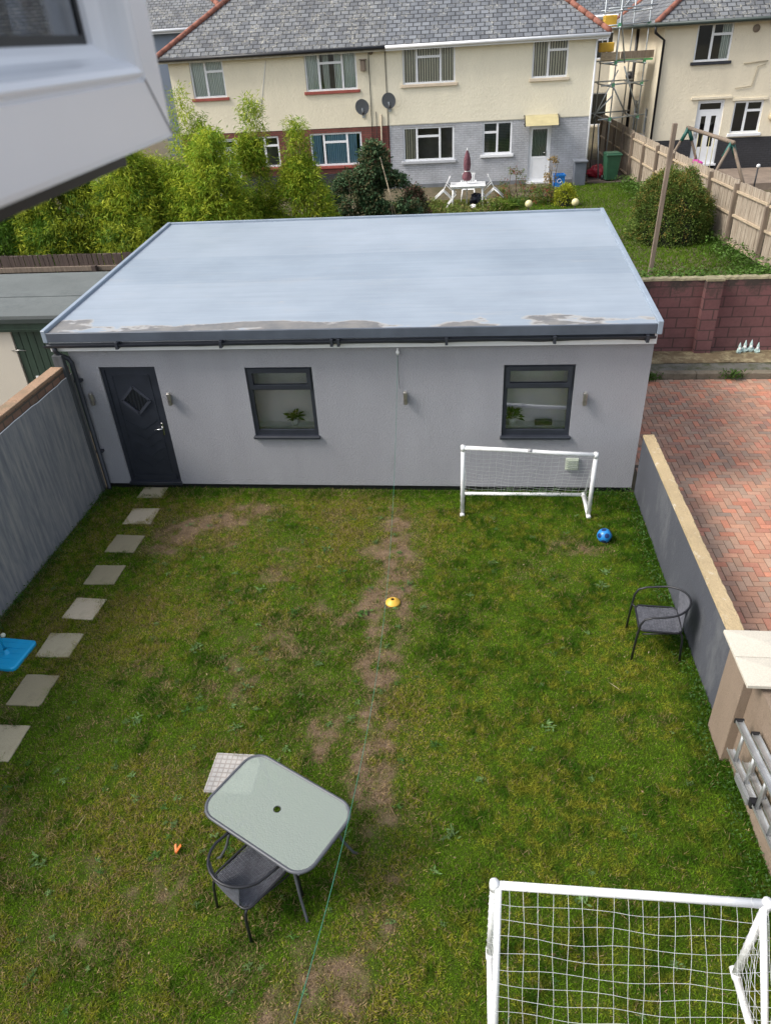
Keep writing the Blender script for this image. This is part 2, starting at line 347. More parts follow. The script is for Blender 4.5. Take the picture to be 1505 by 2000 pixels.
def roofgrp():
    m, t, b = newmat('blue_grey_fibreglass_roof'); co = coords(t, 'Object')
    c = ramp(t, noise(t, co, .55, 4, .6), [(.3, (.255, .300, .35)), (.7, (.325, .372, .425))])
    cs = coords(t, 'Object', (.35, 6, 1)); c = mix(t, 1.0, c, ramp(t, noise(t, cs, 1.6, 6, .7), [(.3, (.92, .92, .92)), (.7, (1.05, 1.05, 1.05))]), 'MULTIPLY')
    # a slightly greyer first laminate sheet in the middle band
    tc = N(t, 'ShaderNodeTexCoord'); sp = N(t, 'ShaderNodeSeparateXYZ'); t.links.new(tc.outputs['Object'], sp.inputs[0])
    def band(sock, a, bb, w):
        m1 = N(t, 'ShaderNodeMapRange'); m1.inputs['From Min'].default_value = a; m1.inputs['From Max'].default_value = a+w; t.links.new(sock, m1.inputs[0])
        m2 = N(t, 'ShaderNodeMapRange'); m2.inputs['From Min'].default_value = bb; m2.inputs['From Max'].default_value = bb-w; t.links.new(sock, m2.inputs[0])
        mm = N(t, 'ShaderNodeMath', operation='MULTIPLY'); t.links.new(m1.outputs[0], mm.inputs[0]); t.links.new(m2.outputs[0], mm.inputs[1]); return mm.outputs[0]
    y = sp.outputs['Y']; x = sp.outputs['X']
    c = mix(t, band(y, 1.85, 3.25, .03), c, mix(t, 1.0, c, (.90, .92, .935), 'MULTIPLY'))
    # dried puddle stains along the low edge: noise-shaped
    st = coords(t, 'Object', (.42, 1.0, 1)); nz = noise(t, st, 1.7, 9, .58)
    ymask = band(y, -.7, .42, .34); ma = N(t, 'ShaderNodeMath', operation='MULTIPLY_ADD'); t.links.new(ymask, ma.inputs[0]); ma.inputs[1].default_value = .245; t.links.new(nz, ma.inputs[2])
    f = ramp(t, ma.outputs[0], [(.70, (0, 0, 0)), (.712, (1, 1, 1))]); bwn = N(t, 'ShaderNodeRGBToBW'); t.links.new(f, bwn.inputs[0])
    c = mix(t, bwn.outputs[0], c, ramp(t, noise(t, co, 3.2, 5, .6), [(.4, (.15, .15, .15)), (.6, (.21, .20, .185))]))
    rim = ramp(t, ma.outputs[0], [(.685, (0, 0, 0)), (.70, (1, 1, 1)), (.715, (1, 1, 1)), (.73, (0, 0, 0))]); b3 = N(t, 'ShaderNodeRGBToBW'); t.links.new(rim, b3.inputs[0])
    m9 = N(t, 'ShaderNodeMath', operation='MULTIPLY'); t.links.new(b3.outputs[0], m9.inputs[0]); m9.inputs[1].default_value = .7
    c = mix(t, m9.outputs[0], c, (.40, .385, .36))
    st2 = coords(t, 'Object', (.3, 1.6, 1)); dd = noise(t, st2, 2.5, 8, .75); f4 = ramp(t, dd, [(.56, (0, 0, 0)), (.70, (1, 1, 1))]); b4 = N(t, 'ShaderNodeRGBToBW'); t.links.new(f4, b4.inputs[0])
    m8 = N(t, 'ShaderNodeMath', operation='MULTIPLY'); t.links.new(b4.outputs[0], m8.inputs[0]); m8.inputs[1].default_value = .35; c = mix(t, m8.outputs[0], c, (.36, .36, .36))
    t.links.new(c, b.inputs['Base Color']); b.inputs['Roughness'].default_value = .48; b.inputs['Specular IOR Level'].default_value = .35
    bump(t, b, noise(t, cs, 5, 6, .7), .25, .01); return m
M['grp'] = roofgrp()
M['grp_trim'] = mat('blue_grey_roof_trim', (.25, .30, .36), .4, .1, 3)
M['grp_edge'] = mat('dark_blue_grey_drip_edge', (.075, .09, .115), .45, .15, 2)

# ------------------------------------------------------------------ ground
def soil():
    m, t, b = newmat('garden_soil'); co = coords(t, 'Object')
    c = ramp(t, noise(t, co, 2.2, 8, .7), [(.3, (.060, .060, .020)), (.5, (.105, .085, .045)), (.75, (.19, .14, .085))])
    c = mix(t, 1.0, c, ramp(t, noise(t, co, 70, 3, .7), [(.3, (.6, .6, .6)), (.7, (1.3, 1.3, 1.3))]), 'MULTIPLY')
    t.links.new(c, b.inputs['Base Color']); b.inputs['Roughness'].default_value = .95; bump(t, b, noise(t, co, 45, 5, .7), .8, .03); return m
M['soil'] = soil()
g = MB()
def hs(z0, pts): g.add([(x, y, z0) for x, y in pts], [tuple(range(len(pts)))])
hs(0, [(-300, -300), (300, -300), (300, 15.98), (-300, 15.98)])
g.add([(-300, 15.98, 0), (300, 15.98, 0), (300, 15.98, 1.4), (-300, 15.98, 1.4)], [(0, 1, 2, 3)])
hs(1.4, [(-300, 15.98), (300, 15.98), (300, 900), (-300, 900)])
tag(g.build('ground', M['soil']), kind='structure')

STONES = [(-5.27, 9.84, .43, .34, 0, 'pale'), (-5.18, 9.12, .46, .45, .03, 'bright'), (-5.14, 8.36, .46, .45, -.02, 'dull'), (-5.12, 7.60, .45, .44, .02, 'dull'),
          (-5.08, 6.87, .44, .42, -.04, 'bright'), (-5.08, 6.17, .45, .43, .02, 'pale'), (-5.03, 5.42, .42, .48, 0, 'dull'), (-5.0, 4.66, .45, .48, .02, 'pale')]
# bare earth ovals (x, y, rx, ry, strength)
BARE = [(-1.08, 9.45, .25, .3, .6), (-1.02, 8.6, .28, .45, .75), (-1.05, 7.75, .28, .5, .75), (-1.02, 6.6, .26, .5, .72), (-1.0, 5.5, .25, .45, .7), (-.95, 4.6, .25, .5, .65), (-1.05, 8.95, .33, .35, .9), (-1.0, 8.2, .38, .55, .95), (-1.05, 7.25, .36, .5, .95), (-1.02, 6.0, .33, .55, .9), (-.95, 5.2, .3, .5, .5), (-3.9, 9.0, .75, .3, .8), (-4.35, 8.7, .5, .5, .8),
        (-3.3, 9.35, .45, .3, .7), (-4.5, 8.25, .45, .2, .75), (-3.55, 8.35, .25, .2, .6), (-2.0, 9.2, .25, .2, .5), (1.6, 8.5, .55, .25, .6), (1.0, 7.9, .6, .5, .35), (-1.4, 4.9, .6, .4, .45), (-2.0, 5.7, .5, .4, .4),
        (-1.2, 2.5, .6, .4, .6), (-.8, 4.1, .3, .7, .5), (-.6, 3.3, .35, .5, .5), (-2.4, 6.6, .5, .25, .4), (-3.4, 5.6, .5, .25, .4), (-4.1, 4.9, .4, .3, .4), (-3.2, 2.7, .5, .2, .4), (-1.8, 2.6, .5, .3, .4), (2.2, 5.35, .2, .12, .5), (-2.6, 3.2, .35, .3, .4), (-4.5, 3.4, .4, .4, .3), (-1.6, 6.5, .35, .5, .45), (-.45, 6.1, .2, .2, .4)]
def bareness(x, y):
    v = np.zeros_like(x)
    for bx, by, rx, ry, s in BARE:
        d = ((x-bx)/rx)**2+((y-by)/ry)**2; v = np.maximum(v, s*(.88 if bx > -1.3 and bx < -.7 or by > 8 else .62)*np.exp(-d**1.3*1.15))
    n = vnoise(x, y, 1.6, 3, 4); left = 1/(1+np.exp((x+.3)*3.5))     # the left half is drier
    v += .36*left*np.clip((n-.495)*4, 0, 1)+.10*(1-left)*np.clip((n-.6)*4, 0, 1)
    v += (vnoise(x, y, 7, 5, 3)-.5)*1.5*(.22+v)
    edge = np.minimum(np.minimum(x+6.15, 2.62-x), 9.98-y); v -= np.clip(.55-edge, 0, 1)*1.2
    return np.clip(v, 0, 1)
def lawn(n, x0, x1, y0, y1):
    x = RNG.uniform(x0, x1, n); y = RNG.uniform(y0, y1, n); b = bareness(x, y)
    keep = RNG.random(n) > b*.80
    for sx, sy, w, h, a, _ in STONES: keep &= ~((abs(x-sx) < w/2-.045+.16*(vnoise(x, y, 9, 11, 2)-.5)) & (abs(y-sy) < h/2-.045+.16*(vnoise(x, y, 9, 12, 2)-.5)))
    keep &= ~((abs(x+2.3) < .24) & (abs(y-4.44) < .22))
    x, y, b = x[keep], y[keep], b[keep]; n = len(x)
    tuft = vnoise(x, y, 4.5, 8, 3); fine = vnoise(x, y, 14, 9, 2); big = vnoise(x, y, .8, 4, 3)
    edge = np.minimum(np.minimum(x+6.15, 2.62-x), 9.98-y); ed = np.clip(1-edge/.4, 0, 1)
    H = .018+.034*np.clip((tuft-.35)*2.2, 0, 1)+.014*fine+.035*ed*RNG.random(n); H *= (1-.45*b)
    right = 1/(1+np.exp(-(x+.3)*3.5))
    green = np.array([.125, .225, .014]); dark = np.array([.048, .118, .010]); yel = np.array([.30, .29, .035]); straw = np.array([.34, .25, .13])
    w1 = np.clip((tuft-.40)*3.6+.30*right+ed*.8-.12+(fine-.5)*1.2, 0, 1)[:, None]
    c = green*(1-w1)+dark*w1
    wy = np.clip((big-.38)*2.6*(1-.65*right)+(fine-.55)*1.8+.12, 0, .85)[:, None]*(1-ed[:, None]); c = c*(1-wy)+yel*wy
    st = (RNG.random(n) < np.clip(.04+.85*b+(.14+.3*np.clip((big-.4)*3, 0, 1))*(1-right)*(fine > .42), 0, .9))[:, None]; c = np.where(st, straw*RNG.uniform(.55, 1.15, (n, 1)), c)
    c = c*RNG.uniform(.5, 1.75, (n, 1))
    C = np.stack([x, y, np.full(n, 0.002)], 1)
    return C, H, c
def lawn_soil():
    nx, ny = 300, 420; xs = np.linspace(-6.15, 2.66, nx); ys = np.linspace(-1.5, 10.02, ny); X, Y = np.meshgrid(xs, ys, indexing='ij'); X = X.ravel(); Y = Y.ravel()
    b = bareness(X, Y); z = .001+.012*(vnoise(X, Y, 3, 90, 3)-.5)*0+.0*b; n1 = vnoise(X, Y, 18, 91, 3)[:, None]
    thatch = np.array([.065, .105, .014])*(.7+.6*n1); soilc = np.array([.20, .145, .095])*(.65+.7*n1); w = np.clip((b-.30)*2.4, 0, 1)[:, None]; c = thatch*(1-w)+soilc*w
    me = bpy.data.meshes.new('lawn_soil'); me.vertices.add(nx*ny); me.vertices.foreach_set('co', np.stack([X, Y, z+.003], 1).ravel())
    i, j = np.meshgrid(np.arange(nx-1), np.arange(ny-1), indexing='ij'); a = (i*ny+j).ravel(); q = np.stack([a, a+ny, a+ny+1, a+1], 1); nf = len(q)
    me.loops.add(4*nf); me.loops.foreach_set('vertex_index', q.ravel()); me.polygons.add(nf); me.polygons.foreach_set('loop_start', np.arange(nf)*4); me.polygons.foreach_set('loop_total', np.full(nf, 4)); me.update(calc_edges=True)
    ca = me.color_attributes.new('Col', 'FLOAT_COLOR', 'POINT'); arr = np.ones((nx*ny, 4)); arr[:, :3] = c; ca.data.foreach_set('color', arr.ravel())
    m, t, b_ = newmat('lawn_soil'); va = N(t, 'ShaderNodeVertexColor'); va.layer_name = 'Col'; co = coords(t, 'Object')
    cc = mix(t, 1.0, va.outputs[0], ramp(t, noise(t, co, 85, 4, .75), [(.3, (.5, .5, .5)), (.7, (1.5, 1.45, 1.4))]), 'MULTIPLY'); t.links.new(cc, b_.inputs['Base Color']); b_.inputs['Roughness'].default_value = .95; b_.inputs['Specular IOR Level'].default_value = .05
    bump(t, b_, noise(t, co, 60, 5, .75), .9, .03)
    tag(link_mesh('lawn_soil', me, m, None), kind='structure')
lawn_soil()
C1, H1, c1 = lawn(800000, -6.14, 2.64, 1.9, 9.99)
C2, H2, c2 = lawn(50000, -6.14, 2.64, -1.5, 1.9)
go = blades_obj('lawn_grass', np.vstack([C1, C2]), np.concatenate([H1, H2]), np.full(len(H1)+len(H2), .009), .95, np.vstack([c1, c2]), M['grassb'])
tag(go, 'patchy short lawn grass with yellow and worn spots', 'grass', kind='stuff')
# flat rosette weeds and coarse leafy tufts
def weeds():
    Cs, Ds, Ls, Ws, cs = [], [], [], [], []
    spots = [(-2.76, 7.35), (-3.6, 5.05), (-3.1, 5.2), (-1.3, 6.9), (-.3, 4.9), (1.0, 3.4), (-.1, 3.9), (-4.9, 4.2), (-4.6, 4.1), (-2.1, 4.6), (-1.9, 4.4), (-2.5, 5.6), (-3.3, 6.2), (-2.2, 6.9), (-.75, 7.55), (-3.9, 3.4), (-4.8, 3.2), (1.8, 7.6), (1.9, 7.9), (.4, 8.1), (-1.7, 7.8), (-2.0, 8.3), (.9, 5.2)]
    for k in range(210): spots.append((RNG.uniform(-5.8, 2.2) if k % 3 else RNG.uniform(-5.5, -.5), RNG.uniform(2.2, 9.5)))
    for i, (x, y) in enumerate(spots):
        k = RNG.integers(14, 30); s = RNG.uniform(.025, .055) if i > 22 else RNG.uniform(.06, .095)
        base = np.array([.13, .215, .07])*RNG.uniform(.7, 1.25) if RNG.random() < .75 else np.array([.07, .15, .03])
        if any(abs(x-q[0]) < .33 and abs(y-q[1]) < .33 for q in STONES): continue
        for j in range(k):
            a = RNG.uniform(0, 2*math.pi); Cs.append((x+RNG.normal()*s*.35, y+RNG.normal()*s*.35, .025)); Ds.append((math.cos(a), math.sin(a), RNG.uniform(.05, .5)))
            Ls.append(s*RNG.uniform(.5, 1.1)); Ws.append(s*RNG.uniform(.16, .3)); cs.append(base*RNG.uniform(.8, 1.2))
    # leafy weeds along the walls
    for k in range(2600):
        if k % 2: x = 2.60-abs(RNG.normal())*.10; y = RNG.uniform(2.3, 9.9)
        else: x = -6.1+abs(RNG.normal())*.08; y = RNG.uniform(4.5, 9.8)
        if k % 7 == 0: x = RNG.uniform(.5, 2.6); y = 9.95-abs(RNG.normal())*.07
        if 4.75 < y < 5.35 and x > 2.5: x -= .12
        a = RNG.uniform(0, 2*math.pi); Cs.append((x, y, RNG.uniform(.02, .13))); Ds.append((math.cos(a), math.sin(a), RNG.uniform(.1, .9))); Ls.append(RNG.uniform(.02, .045)); Ws.append(RNG.uniform(.010, .022)); cs.append(np.array([.055, .12, .028])*RNG.uniform(.6, 1.4))
    o = leaf_obj('lawn_weeds', Cs, Ds, np.array(Ls), np.array(Ws), cs, M['leaf'], None, .1)
    tag(o, 'low rosette weeds and leafy ground plants in the lawn', 'weeds', kind='stuff')
weeds()
def litter():
    m_ = MB(); cols = []
    for k in range(110):
        x = RNG.uniform(-5.9, 2.4); y = RNG.uniform(2.1, 9.8); a = RNG.uniform(0, 6.28); L = RNG.uniform(.008, .018) if k % 9 else RNG.uniform(.05, .12); w_ = L*RNG.uniform(.3, .7) if k % 9 else .004
        c, s_ = math.cos(a), math.sin(a); z = .035; t_ = RNG.uniform(-.01, .01)
        m_.add([(x-c*L, y-s_*L, z+t_), (x+s_*w_, y-c*w_, z), (x+c*L, y+s_*L, z-t_), (x-s_*w_, y+c*w_, z+.004)], [(0, 1, 2, 3)])
        cols.append(tuple(np.array([(.33, .25, .14), (.26, .18, .10), (.40, .33, .20), (.20, .13, .08)][RNG.integers(4)])*RNG.uniform(.8, 1.2)))
    tag(m_.build('lawn_litter', M['leaf'], None, colors=cols), 'scattered dry leaf bits and straw stalks lying on the lawn', 'litter', kind='stuff')
litter()

# brick paved driveway in herringbone
def driveway():
    u = .1035; vs = MB(); cols = []
    pal = [(.50, .225, .15), (.47, .25, .165), (.45, .245, .165), (.42, .255, .18), (.50, .27, .175), (.40, .26, .185), (.46, .265, .18), (.38, .26, .19), (.53, .225, .14), (.44, .27, .185)]
    X0, X1, Y0, Y1 = 2.82, 9.6, 2.2, 14.53
    gap = .0035
    for r in range(int((Y1-Y0)/u)+2):
        for c in range(int((X1-X0)/u)+2):
            d = (c-r) % 4; x = X0+c*u; y = Y0+r*u
            if d == 0: q = (x, x+2*u, y, y+u)
            elif d == 3: q = (x, x+u, y, y+2*u)
            else: continue
            q = (max(q[0], X0), min(q[1], X1), max(q[2], Y0), min(q[3], Y1))
            if q[1]-q[0] < .02 or q[3]-q[2] < .02: continue
            a, b, e, f = q[0]+gap, q[1]-gap, q[2]+gap, q[3]-gap; h = .012+random.uniform(-.0015, .0015); k = .003
            vs.add([(a, e, 0.005), (b, e, 0.005), (b, f, 0.005), (a, f, 0.005), (a+k, e+k, h), (b-k, e+k, h), (b-k, f-k, h), (a+k, f-k, h)], [(4, 5, 6, 7), (0, 1, 5, 4), (1, 2, 6, 5), (2, 3, 7, 6), (3, 0, 4, 7)])
            nn = float(vnoise(np.array([x]), np.array([y]), .7, 21, 3)[0]); pc = np.array(random.choice(pal))*random.uniform(.85, 1.12)
            if random.random() < .03+.3*max(0, nn-.5)*2: pc = pc*.5+np.array([.22, .18, .15])*.5
            cols += [tuple(pc)]*5
    m, t, b = newmat('brick_paver'); a = N(t, 'ShaderNodeVertexColor'); a.layer_name = 'Col'; co = coords(t, 'Object')
    c = mix(t, 1.0, a.outputs[0], ramp(t, noise(t, co, 60, 4, .7), [(.3, (.8, .8, .8)), (.7, (1.15, 1.15, 1.15))]), 'MULTIPLY')
    c = mix(t, 1.0, c, ramp(t, noise(t, co, .9, 5, .6), [(.3, (.82, .82, .84)), (.7, (1.1, 1.1, 1.08))]), 'MULTIPLY')
    t.links.new(c, b.inputs['Base Color']); b.inputs['Roughness'].default_value = .8; bump(t, b, noise(t, co, 80, 3), .3, .005)
    tag(vs.build('driveway', m, None, colors=cols), kind='structure')
    jm = mat('joint_sand', (.10, .075, .055), .95, .25, 9, .4, 80)
    j = MB(); j.add([(2.8, -5, .004), (25, -5, .004), (25, 14.54, .004), (2.8, 14.54, .004)], [(0, 1, 2, 3)]); tag(j.build('driveway_bed', jm), kind='structure')
driveway()
# kerb, narrow path and planting strip in front of the maroon wall
M['kerb'] = render_wall('old_concrete_kerb', (.20, .17, .125), .2, .8, 30, (.10, .085, .06), (.5, .7), 3, (1, 1, 1))
k = MB(); x = 2.9
while x < 12: L = .92; k.box(x, x+L-.012, 14.54, 14.72, -.05, .135+random.uniform(-.006, .006)); x += L
tag(k.build('kerb', M['kerb'], None, bevel=.012), kind='structure')
M['pathc'] = render_wall('grey_gritty_path', (.15, .145, .125), .25, 1, 25, (.07, .075, .035), (.46, .62), 3.5, (1, 1, 1))
tag(rbox(2.7, 12, 14.722, 15.12, -.05, .125).build('path', M['pathc']), kind='structure')
M['bed'] = render_wall('mossy_earth_strip', (.16, .12, .07), .4, 1.0, 22, (.32, .27, .16), (.46, .62), 3.5, (1, 1, 1))
bed = MB(); nx, ny = 90, 8; vv = []
for i in range(nx+1):
    for j in range(ny+1):
        xx = 2.7+i*9.3/nx; yy = 15.12+j*.78/ny; vv.append((xx, yy, .128+.03*math.sin(math.pi*j/ny)+random.uniform(0, .018)))
bed.add(vv, [(i*(ny+1)+j, (i+1)*(ny+1)+j, (i+1)*(ny+1)+j+1, i*(ny+1)+j+1) for i in range(nx) for j in range(ny)], True)
tag(bed.build('earth_strip', M['bed']), kind='structure')

# ------------------------------------------------------------------ garden room
def arc(c, r, a0, a1, n, z, plane='xy'):
    out = []
    for i in range(n+1):
        a = a0+(a1-a0)*i/n; out.append((c[0]+r*math.cos(a), c[1]+r*math.sin(a), z))
    return out
GR = thing('garden_room', 'grey rendered garden room with pale blue flat roof and dark door', 'garden room', (-1.8, 10, 0))
DW = (-5.70, -4.79, .11, 2.20); W1 = (-3.37, -2.33, 1.0, 2.17); W2 = (.53, 1.555, 1.0, 2.17)
w = MB(); w.slab(-6.12, 2.6, .10, 2.58, 10.0, 10.22, [DW, W1, W2]); w.box(-6.12, -5.92, 10.22, 15.3, .1, 2.6); w.box(2.4, 2.6, 10.22, 15.3, .1, 2.6); w.box(-5.92, 2.4, 15.1, 15.3, .1, 2.6)
w.build('wall', M['shedwall'], GR, fixn=False)
MB().box(-6.1, 2.58, 10.03, 15.28, 0, .0985).build('plinth', M['black'], GR)
MB().box(-5.9, 2.38, 10.25, 15.05, .0995, .14).build('floor', mat('pale_floor', (.45, .42, .38), .8), GR)
MB().box(-5.9, 2.38, 10.44, 10.47, .14, 2.5).build('window_backing', mat('pale_backing', (.86, .82, .85), .9, .04), GR)  # pale board added close behind the panes to catch light, pinkish against green bounce
zf, zb = 2.80, 3.21
r = MB(); r.add([(-6.30, 9.87, zf), (2.58, 9.87, zf), (2.58, 15.46, zb), (-6.30, 15.46, zb), (-6.30, 9.87, zf-.12), (2.58, 9.87, zf-.12), (2.58, 15.46, zb-.12), (-6.30, 15.46, zb-.12)], [(0,1,2,3),(7,6,5,4),(0,4,5,1),(1,5,6,2),(2,6,7,3),(3,7,4,0)])
rf = r.build('roof', M['grp'], GR)
rf.location = (0, 0, 0)
t_ = MB()
for xa, xb in ((-6.36, -6.285), (2.565, 2.64)):
    for y0, y1, za, zb_ in ((9.83, 15.5, zf+.045, zb+.045),):
        t_.add([(xa, y0, za), (xb, y0, za), (xb, y1, zb_), (xa, y1, zb_), (xa, y0, za-.19), (xb, y0, za-.19), (xb, y1, zb_-.19), (xa, y1, zb_-.19)], [(0,1,2,3),(7,6,5,4),(0,4,5,1),(1,5,6,2),(2,6,7,3),(3,7,4,0)])
t_.box(-6.285, 2.565, 15.44, 15.5, zb-.14, zb+.04)
t_.build('roof_trim', M['grp_trim'], GR, bevel=.008)
MB().box(-6.285, 2.565, 9.83, 9.868, zf-.135, zf+.006).build('drip_edge', M['grp_edge'], GR, bevel=.006)
MB().box(-6.30, 2.58, 9.90, 9.94, 2.50, 2.675).box(-6.30, 2.58, 9.94, 10.0, 2.52, 2.54).box(2.58, 2.60, 9.90, 15.3, 2.5, 2.675).box(-6.32, -6.30, 9.90, 15.3, 2.5, 2.675).build('fascia', M['white'], GR)
gt = MB()
pr = [(math.cos(a)*.055, math.sin(a)*.055) for a in np.linspace(math.pi, 2*math.pi, 9)]
vs = []
for xx in (-6.36, 2.56):
    dz = 0 if xx < 0 else .02
    for a, b in pr: vs.append((xx, 9.84+a, 2.63+dz+b))
    for a, b in reversed(pr): vs.append((xx, 9.84+a*.9, 2.63+dz+b*.9))
n_ = len(pr)*2; gt.add(vs, [(i, (i+1) % n_, n_+(i+1) % n_, n_+i) for i in range(n_)]+[tuple(range(n_)), tuple(reversed(range(n_, 2*n_)))], False)
for xx in (-5.2, -3.6, -1.95, -1.85, -.3, 1.2, 2.45): gt.box(xx-.02, xx+.02, 9.778, 9.90, 2.56, 2.66)
gt.build('gutter', M['anth'], GR, fixn=True)
dp = MB(); dp.tube([(-6.22, 9.84, 2.6), (-6.22, 9.84, 2.52), (-6.20, 9.87, 2.46), (-6.10, 9.92, 2.38), (-6.07, 9.935, 2.30), (-6.07, 9.935, .08), (-6.06, 9.9, .04)], .037, 12)
for zz in (.75, 2.0): dp.box(-6.12, -6.0, 9.925, 9.998, zz-.02, zz+.02)
dp.build('downpipe', M['anth'], GR)
cb = MB(); pts = [(-6.0+i*.5, 9.885, 2.575-.012*math.sin(i*1.9)) for i in range(18)]; cb.tube(pts, .009, 6); cb.build('cable', M['black'], GR)
# door
d = MB(); x0, x1, z0, z1 = DW; yf = 10.035
d.slab(x0, x1, z0, z1, yf, yf+.07, [(x0+.06, x1-.06, z0+.07, z1-.06)]); d.box(x0-.01, x1+.01, 9.97, 10.06, .085, z0+.03)
door = d.build('door_frame', M['anth'], GR, bevel=.004)
dd = MB(); a0, a1, b0, b1 = x0+.063, x1-.063, z0+.073, z1-.063; cx, cz, hd = (a0+a1)/2, 1.62, .235
# leaf with a diamond opening
ring = [(cx, cz+hd), (cx+hd, cz), (cx, cz-hd), (cx-hd, cz)]
yl = yf+.015
outer = [(a0, b0), (a1, b0), (a1, b1), (a0, b1)]
P2 = lambda p, y: (p[0], y, p[1])
tp, rtp, bt, lf = ring; bl, br_, tr_, tl_ = outer
polys = [[tl_, (cx, b1), tp, lf], [(cx, b1), tr_, rtp, tp], [tl_, lf, bl], [tr_, br_, rtp], [bl, lf, bt, (cx, b0)], [(cx, b0), bt, rtp, br_]]
for pl in polys: dd.add([P2(p, yl) for p in pl], [tuple(reversed(range(len(pl))))])
dleaf = MB(); dleaf.v, dleaf.f, dleaf.sm = dd.v, dd.f, dd.sm
# raised moulding, grooves
for (p, q) in (((a0+.09, b0+.1), (a1-.09, b0+.1)), ((a0+.09, b1-.09), (a1-.09, b1-.09))): dleaf.box(p[0], q[0], yl-.008, yl-.001, p[1]-.012, p[1]+.012)
for xx in (a0+.09, a1-.09): dleaf.box(xx-.010, xx+.010, yl-.008, yl-.001, b0+.113, b1-.103)
for i in range(7):
    z_ = .42+i*.17; L_ = .27
    if z_+.0 > 1.25: break
    for s in (-1, 1): dleaf.beam((cx+s*.008, yl-.002, z_), (cx+s*L_, yl-.002, z_+L_*.62), .006, .007, (0, -1, 0))
dleaf.box(a0+.03, a1-.03, yl-.02, yl-.001, b0, b0+.06)
dl = dleaf.build('door', M['anth'], GR, fixn=False)
fr = MB()
for i in range(4):
    p, q = ring[i], ring[(i+1) % 4]; fr.beam((p[0], yl-.008, p[1]), (q[0], yl-.008, q[1]), .03, .05, (0, -1, 0)) if False else fr.beam((p[0], yl-.006, p[1]), (q[0], yl-.006, q[1]), .045, .026, (0, -1, 0))
fr.build('diamond_frame', mat('dark_grey_trim', (.05, .055, .07), .35, .1), dl)
MB().add([P2(p, yl+.02) for p in ring], [(3, 2, 1, 0)]).build('pane', M['glass_shed'], dl)
MB().add([P2((p[0]*1.0, p[1]), yl+.06) for p in ring], [(3, 2, 1, 0)]).build('blind', stripes('dark_leaded_blind', (.01, .01, .012), (.06, .065, .07), 5.5, .5, 0, 0), dl)
hn = MB(); hn.box(a1-.075, a1-.045, yl-.012, yl-.001, 1.0, 1.22); hn.tube([(a1-.06, yl-.01, 1.13), (a1-.06, yl-.05, 1.13), (a1-.10, yl-.055, 1.125), (a1-.19, yl-.05, 1.115)], .010, 8); hn.build('handle', mat('bright_chrome', (.75, .75, .75), .2, .05, 5, metal=1), dl, bevel=.003)
def gr_window(Wn, plantx):
    x0, x1, z0, z1 = Wn; tz = z1-.36
    f = MB(); panes = [(x0+.085, x1-.085, tz+.055, z1-.085), (x0+.065, x1-.065, z0+.10, tz-.02)]
    f.slab(x0, x1, z0+.02, z1, 10.03, 10.10, panes)
    f.slab(x0+.035, x1-.035, tz, z1-.03, 10.005, 10.029, [(panes[0][0]+.012, panes[0][1]-.012, panes[0][2]+.012, panes[0][3]-.012)])
    wo = f.build('window', M['anth'], GR, bevel=.006)
    for p in panes: MB().box(p[0]-.005, p[1]+.005, 10.055, 10.062, p[2]-.005, p[3]+.005).build('pane', M['glass_shed'], wo)
    MB().box(x0-.02, x1+.02, 9.945, 10.10, z0-.03, z0+.019).build('sill', M['anth'], wo, bevel=.008)
    MB().box(x0-.05, x1+.05, 10.225, 10.42, z0+.03, z0+.06).build('window_board', M['white'], wo)
gr_window(W1, 0); gr_window(W2, 0)
# potted plants on the inner window boards
def potplant(x, z, label, s, grp, white=True):
    o = thing('potted_plant', label, 'potted plant', (x, 10.3, z), group=None)
    MB().lathe([(.0, 0), (.045*s, 0), (.06*s, .1*s), (.055*s, .1*s), (.05*s, .085*s), (0, .085*s)], (x, 10.3, z), 20).build('pot', M['plastic_white'], o)
    n = 60; a = RNG.uniform(0, 2*math.pi, n); e = RNG.uniform(.1, 1.2, n); D = np.stack([np.cos(a)*np.cos(e), np.sin(a)*np.cos(e), np.sin(e)], 1); C = np.array([x, 10.3, z+.09*s])+D*RNG.uniform(0, .09, (n, 1))*s
    leaf_obj('foliage', C, D, .11*s, .035*s, np.array([.05, .13, .02])*RNG.uniform(.6, 1.4, (n, 1)), M['leaf'], o, .2)
potplant(-2.78, 1.065, 'small green plant in white pot inside the left window', 1.15, None)
potplant(.70, 1.065, 'pale leggy plant inside the window beside the far goal', 1.3, None)
MB().box(1.06, 1.32, 10.27, 10.36, 1.065, 1.13).build('x', M['black']); bx = bpy.data.objects['x']; bx.name = 'black_box'; tag(bx, 'low black box on the board inside the right window', 'box')
# wall lights
def wall_light():
    o = thing('wall_light', '', 'wall light', local=True)
    MB().box(-.030, .030, -.085, -.031, -.105, .105).build('light_body', mat('dull_steel_casing', (.36, .34, .31), .38, .25, 12, metal=.85), o, bevel=.018, seg=3)
    MB().box(-.020, .020, -.076, -.040, .1055, .111).build('lens', mat('dull_glass_lens', (.3, .3, .28), .4), o)
    MB().box(-.022, .022, -.03, -.001, -.06, .06).build('bracket', M['steel'], o, bevel=.003)
    return o
def dup(o, parent=None):
    c = o.copy(); COL.objects.link(c); c.parent = parent
    for ch in [k for k in o.children]: dup(ch, c)
    return c
wl = wall_light()
for i, (x, z, lb) in enumerate([(-5.925, 1.685, 'steel wall light left of the dark door by the downpipe'), (-4.64, 1.68, 'steel wall light right of the dark door'),
                                (-.925, 1.68, 'steel wall light in the middle of the grey wall, beside the green line'), (1.725, 1.65, 'steel wall light right of the window above the far goal')]):
    o = wl if i == 0 else dup(wl); o.location = (x, 10, z); o['label'] = lb; o['group'] = 'steel lights along the grey wall'
v_ = thing('wall_vent', 'small pale green louvred vent cover low on wall behind far goal', 'vent', (1.64, 10, .53))
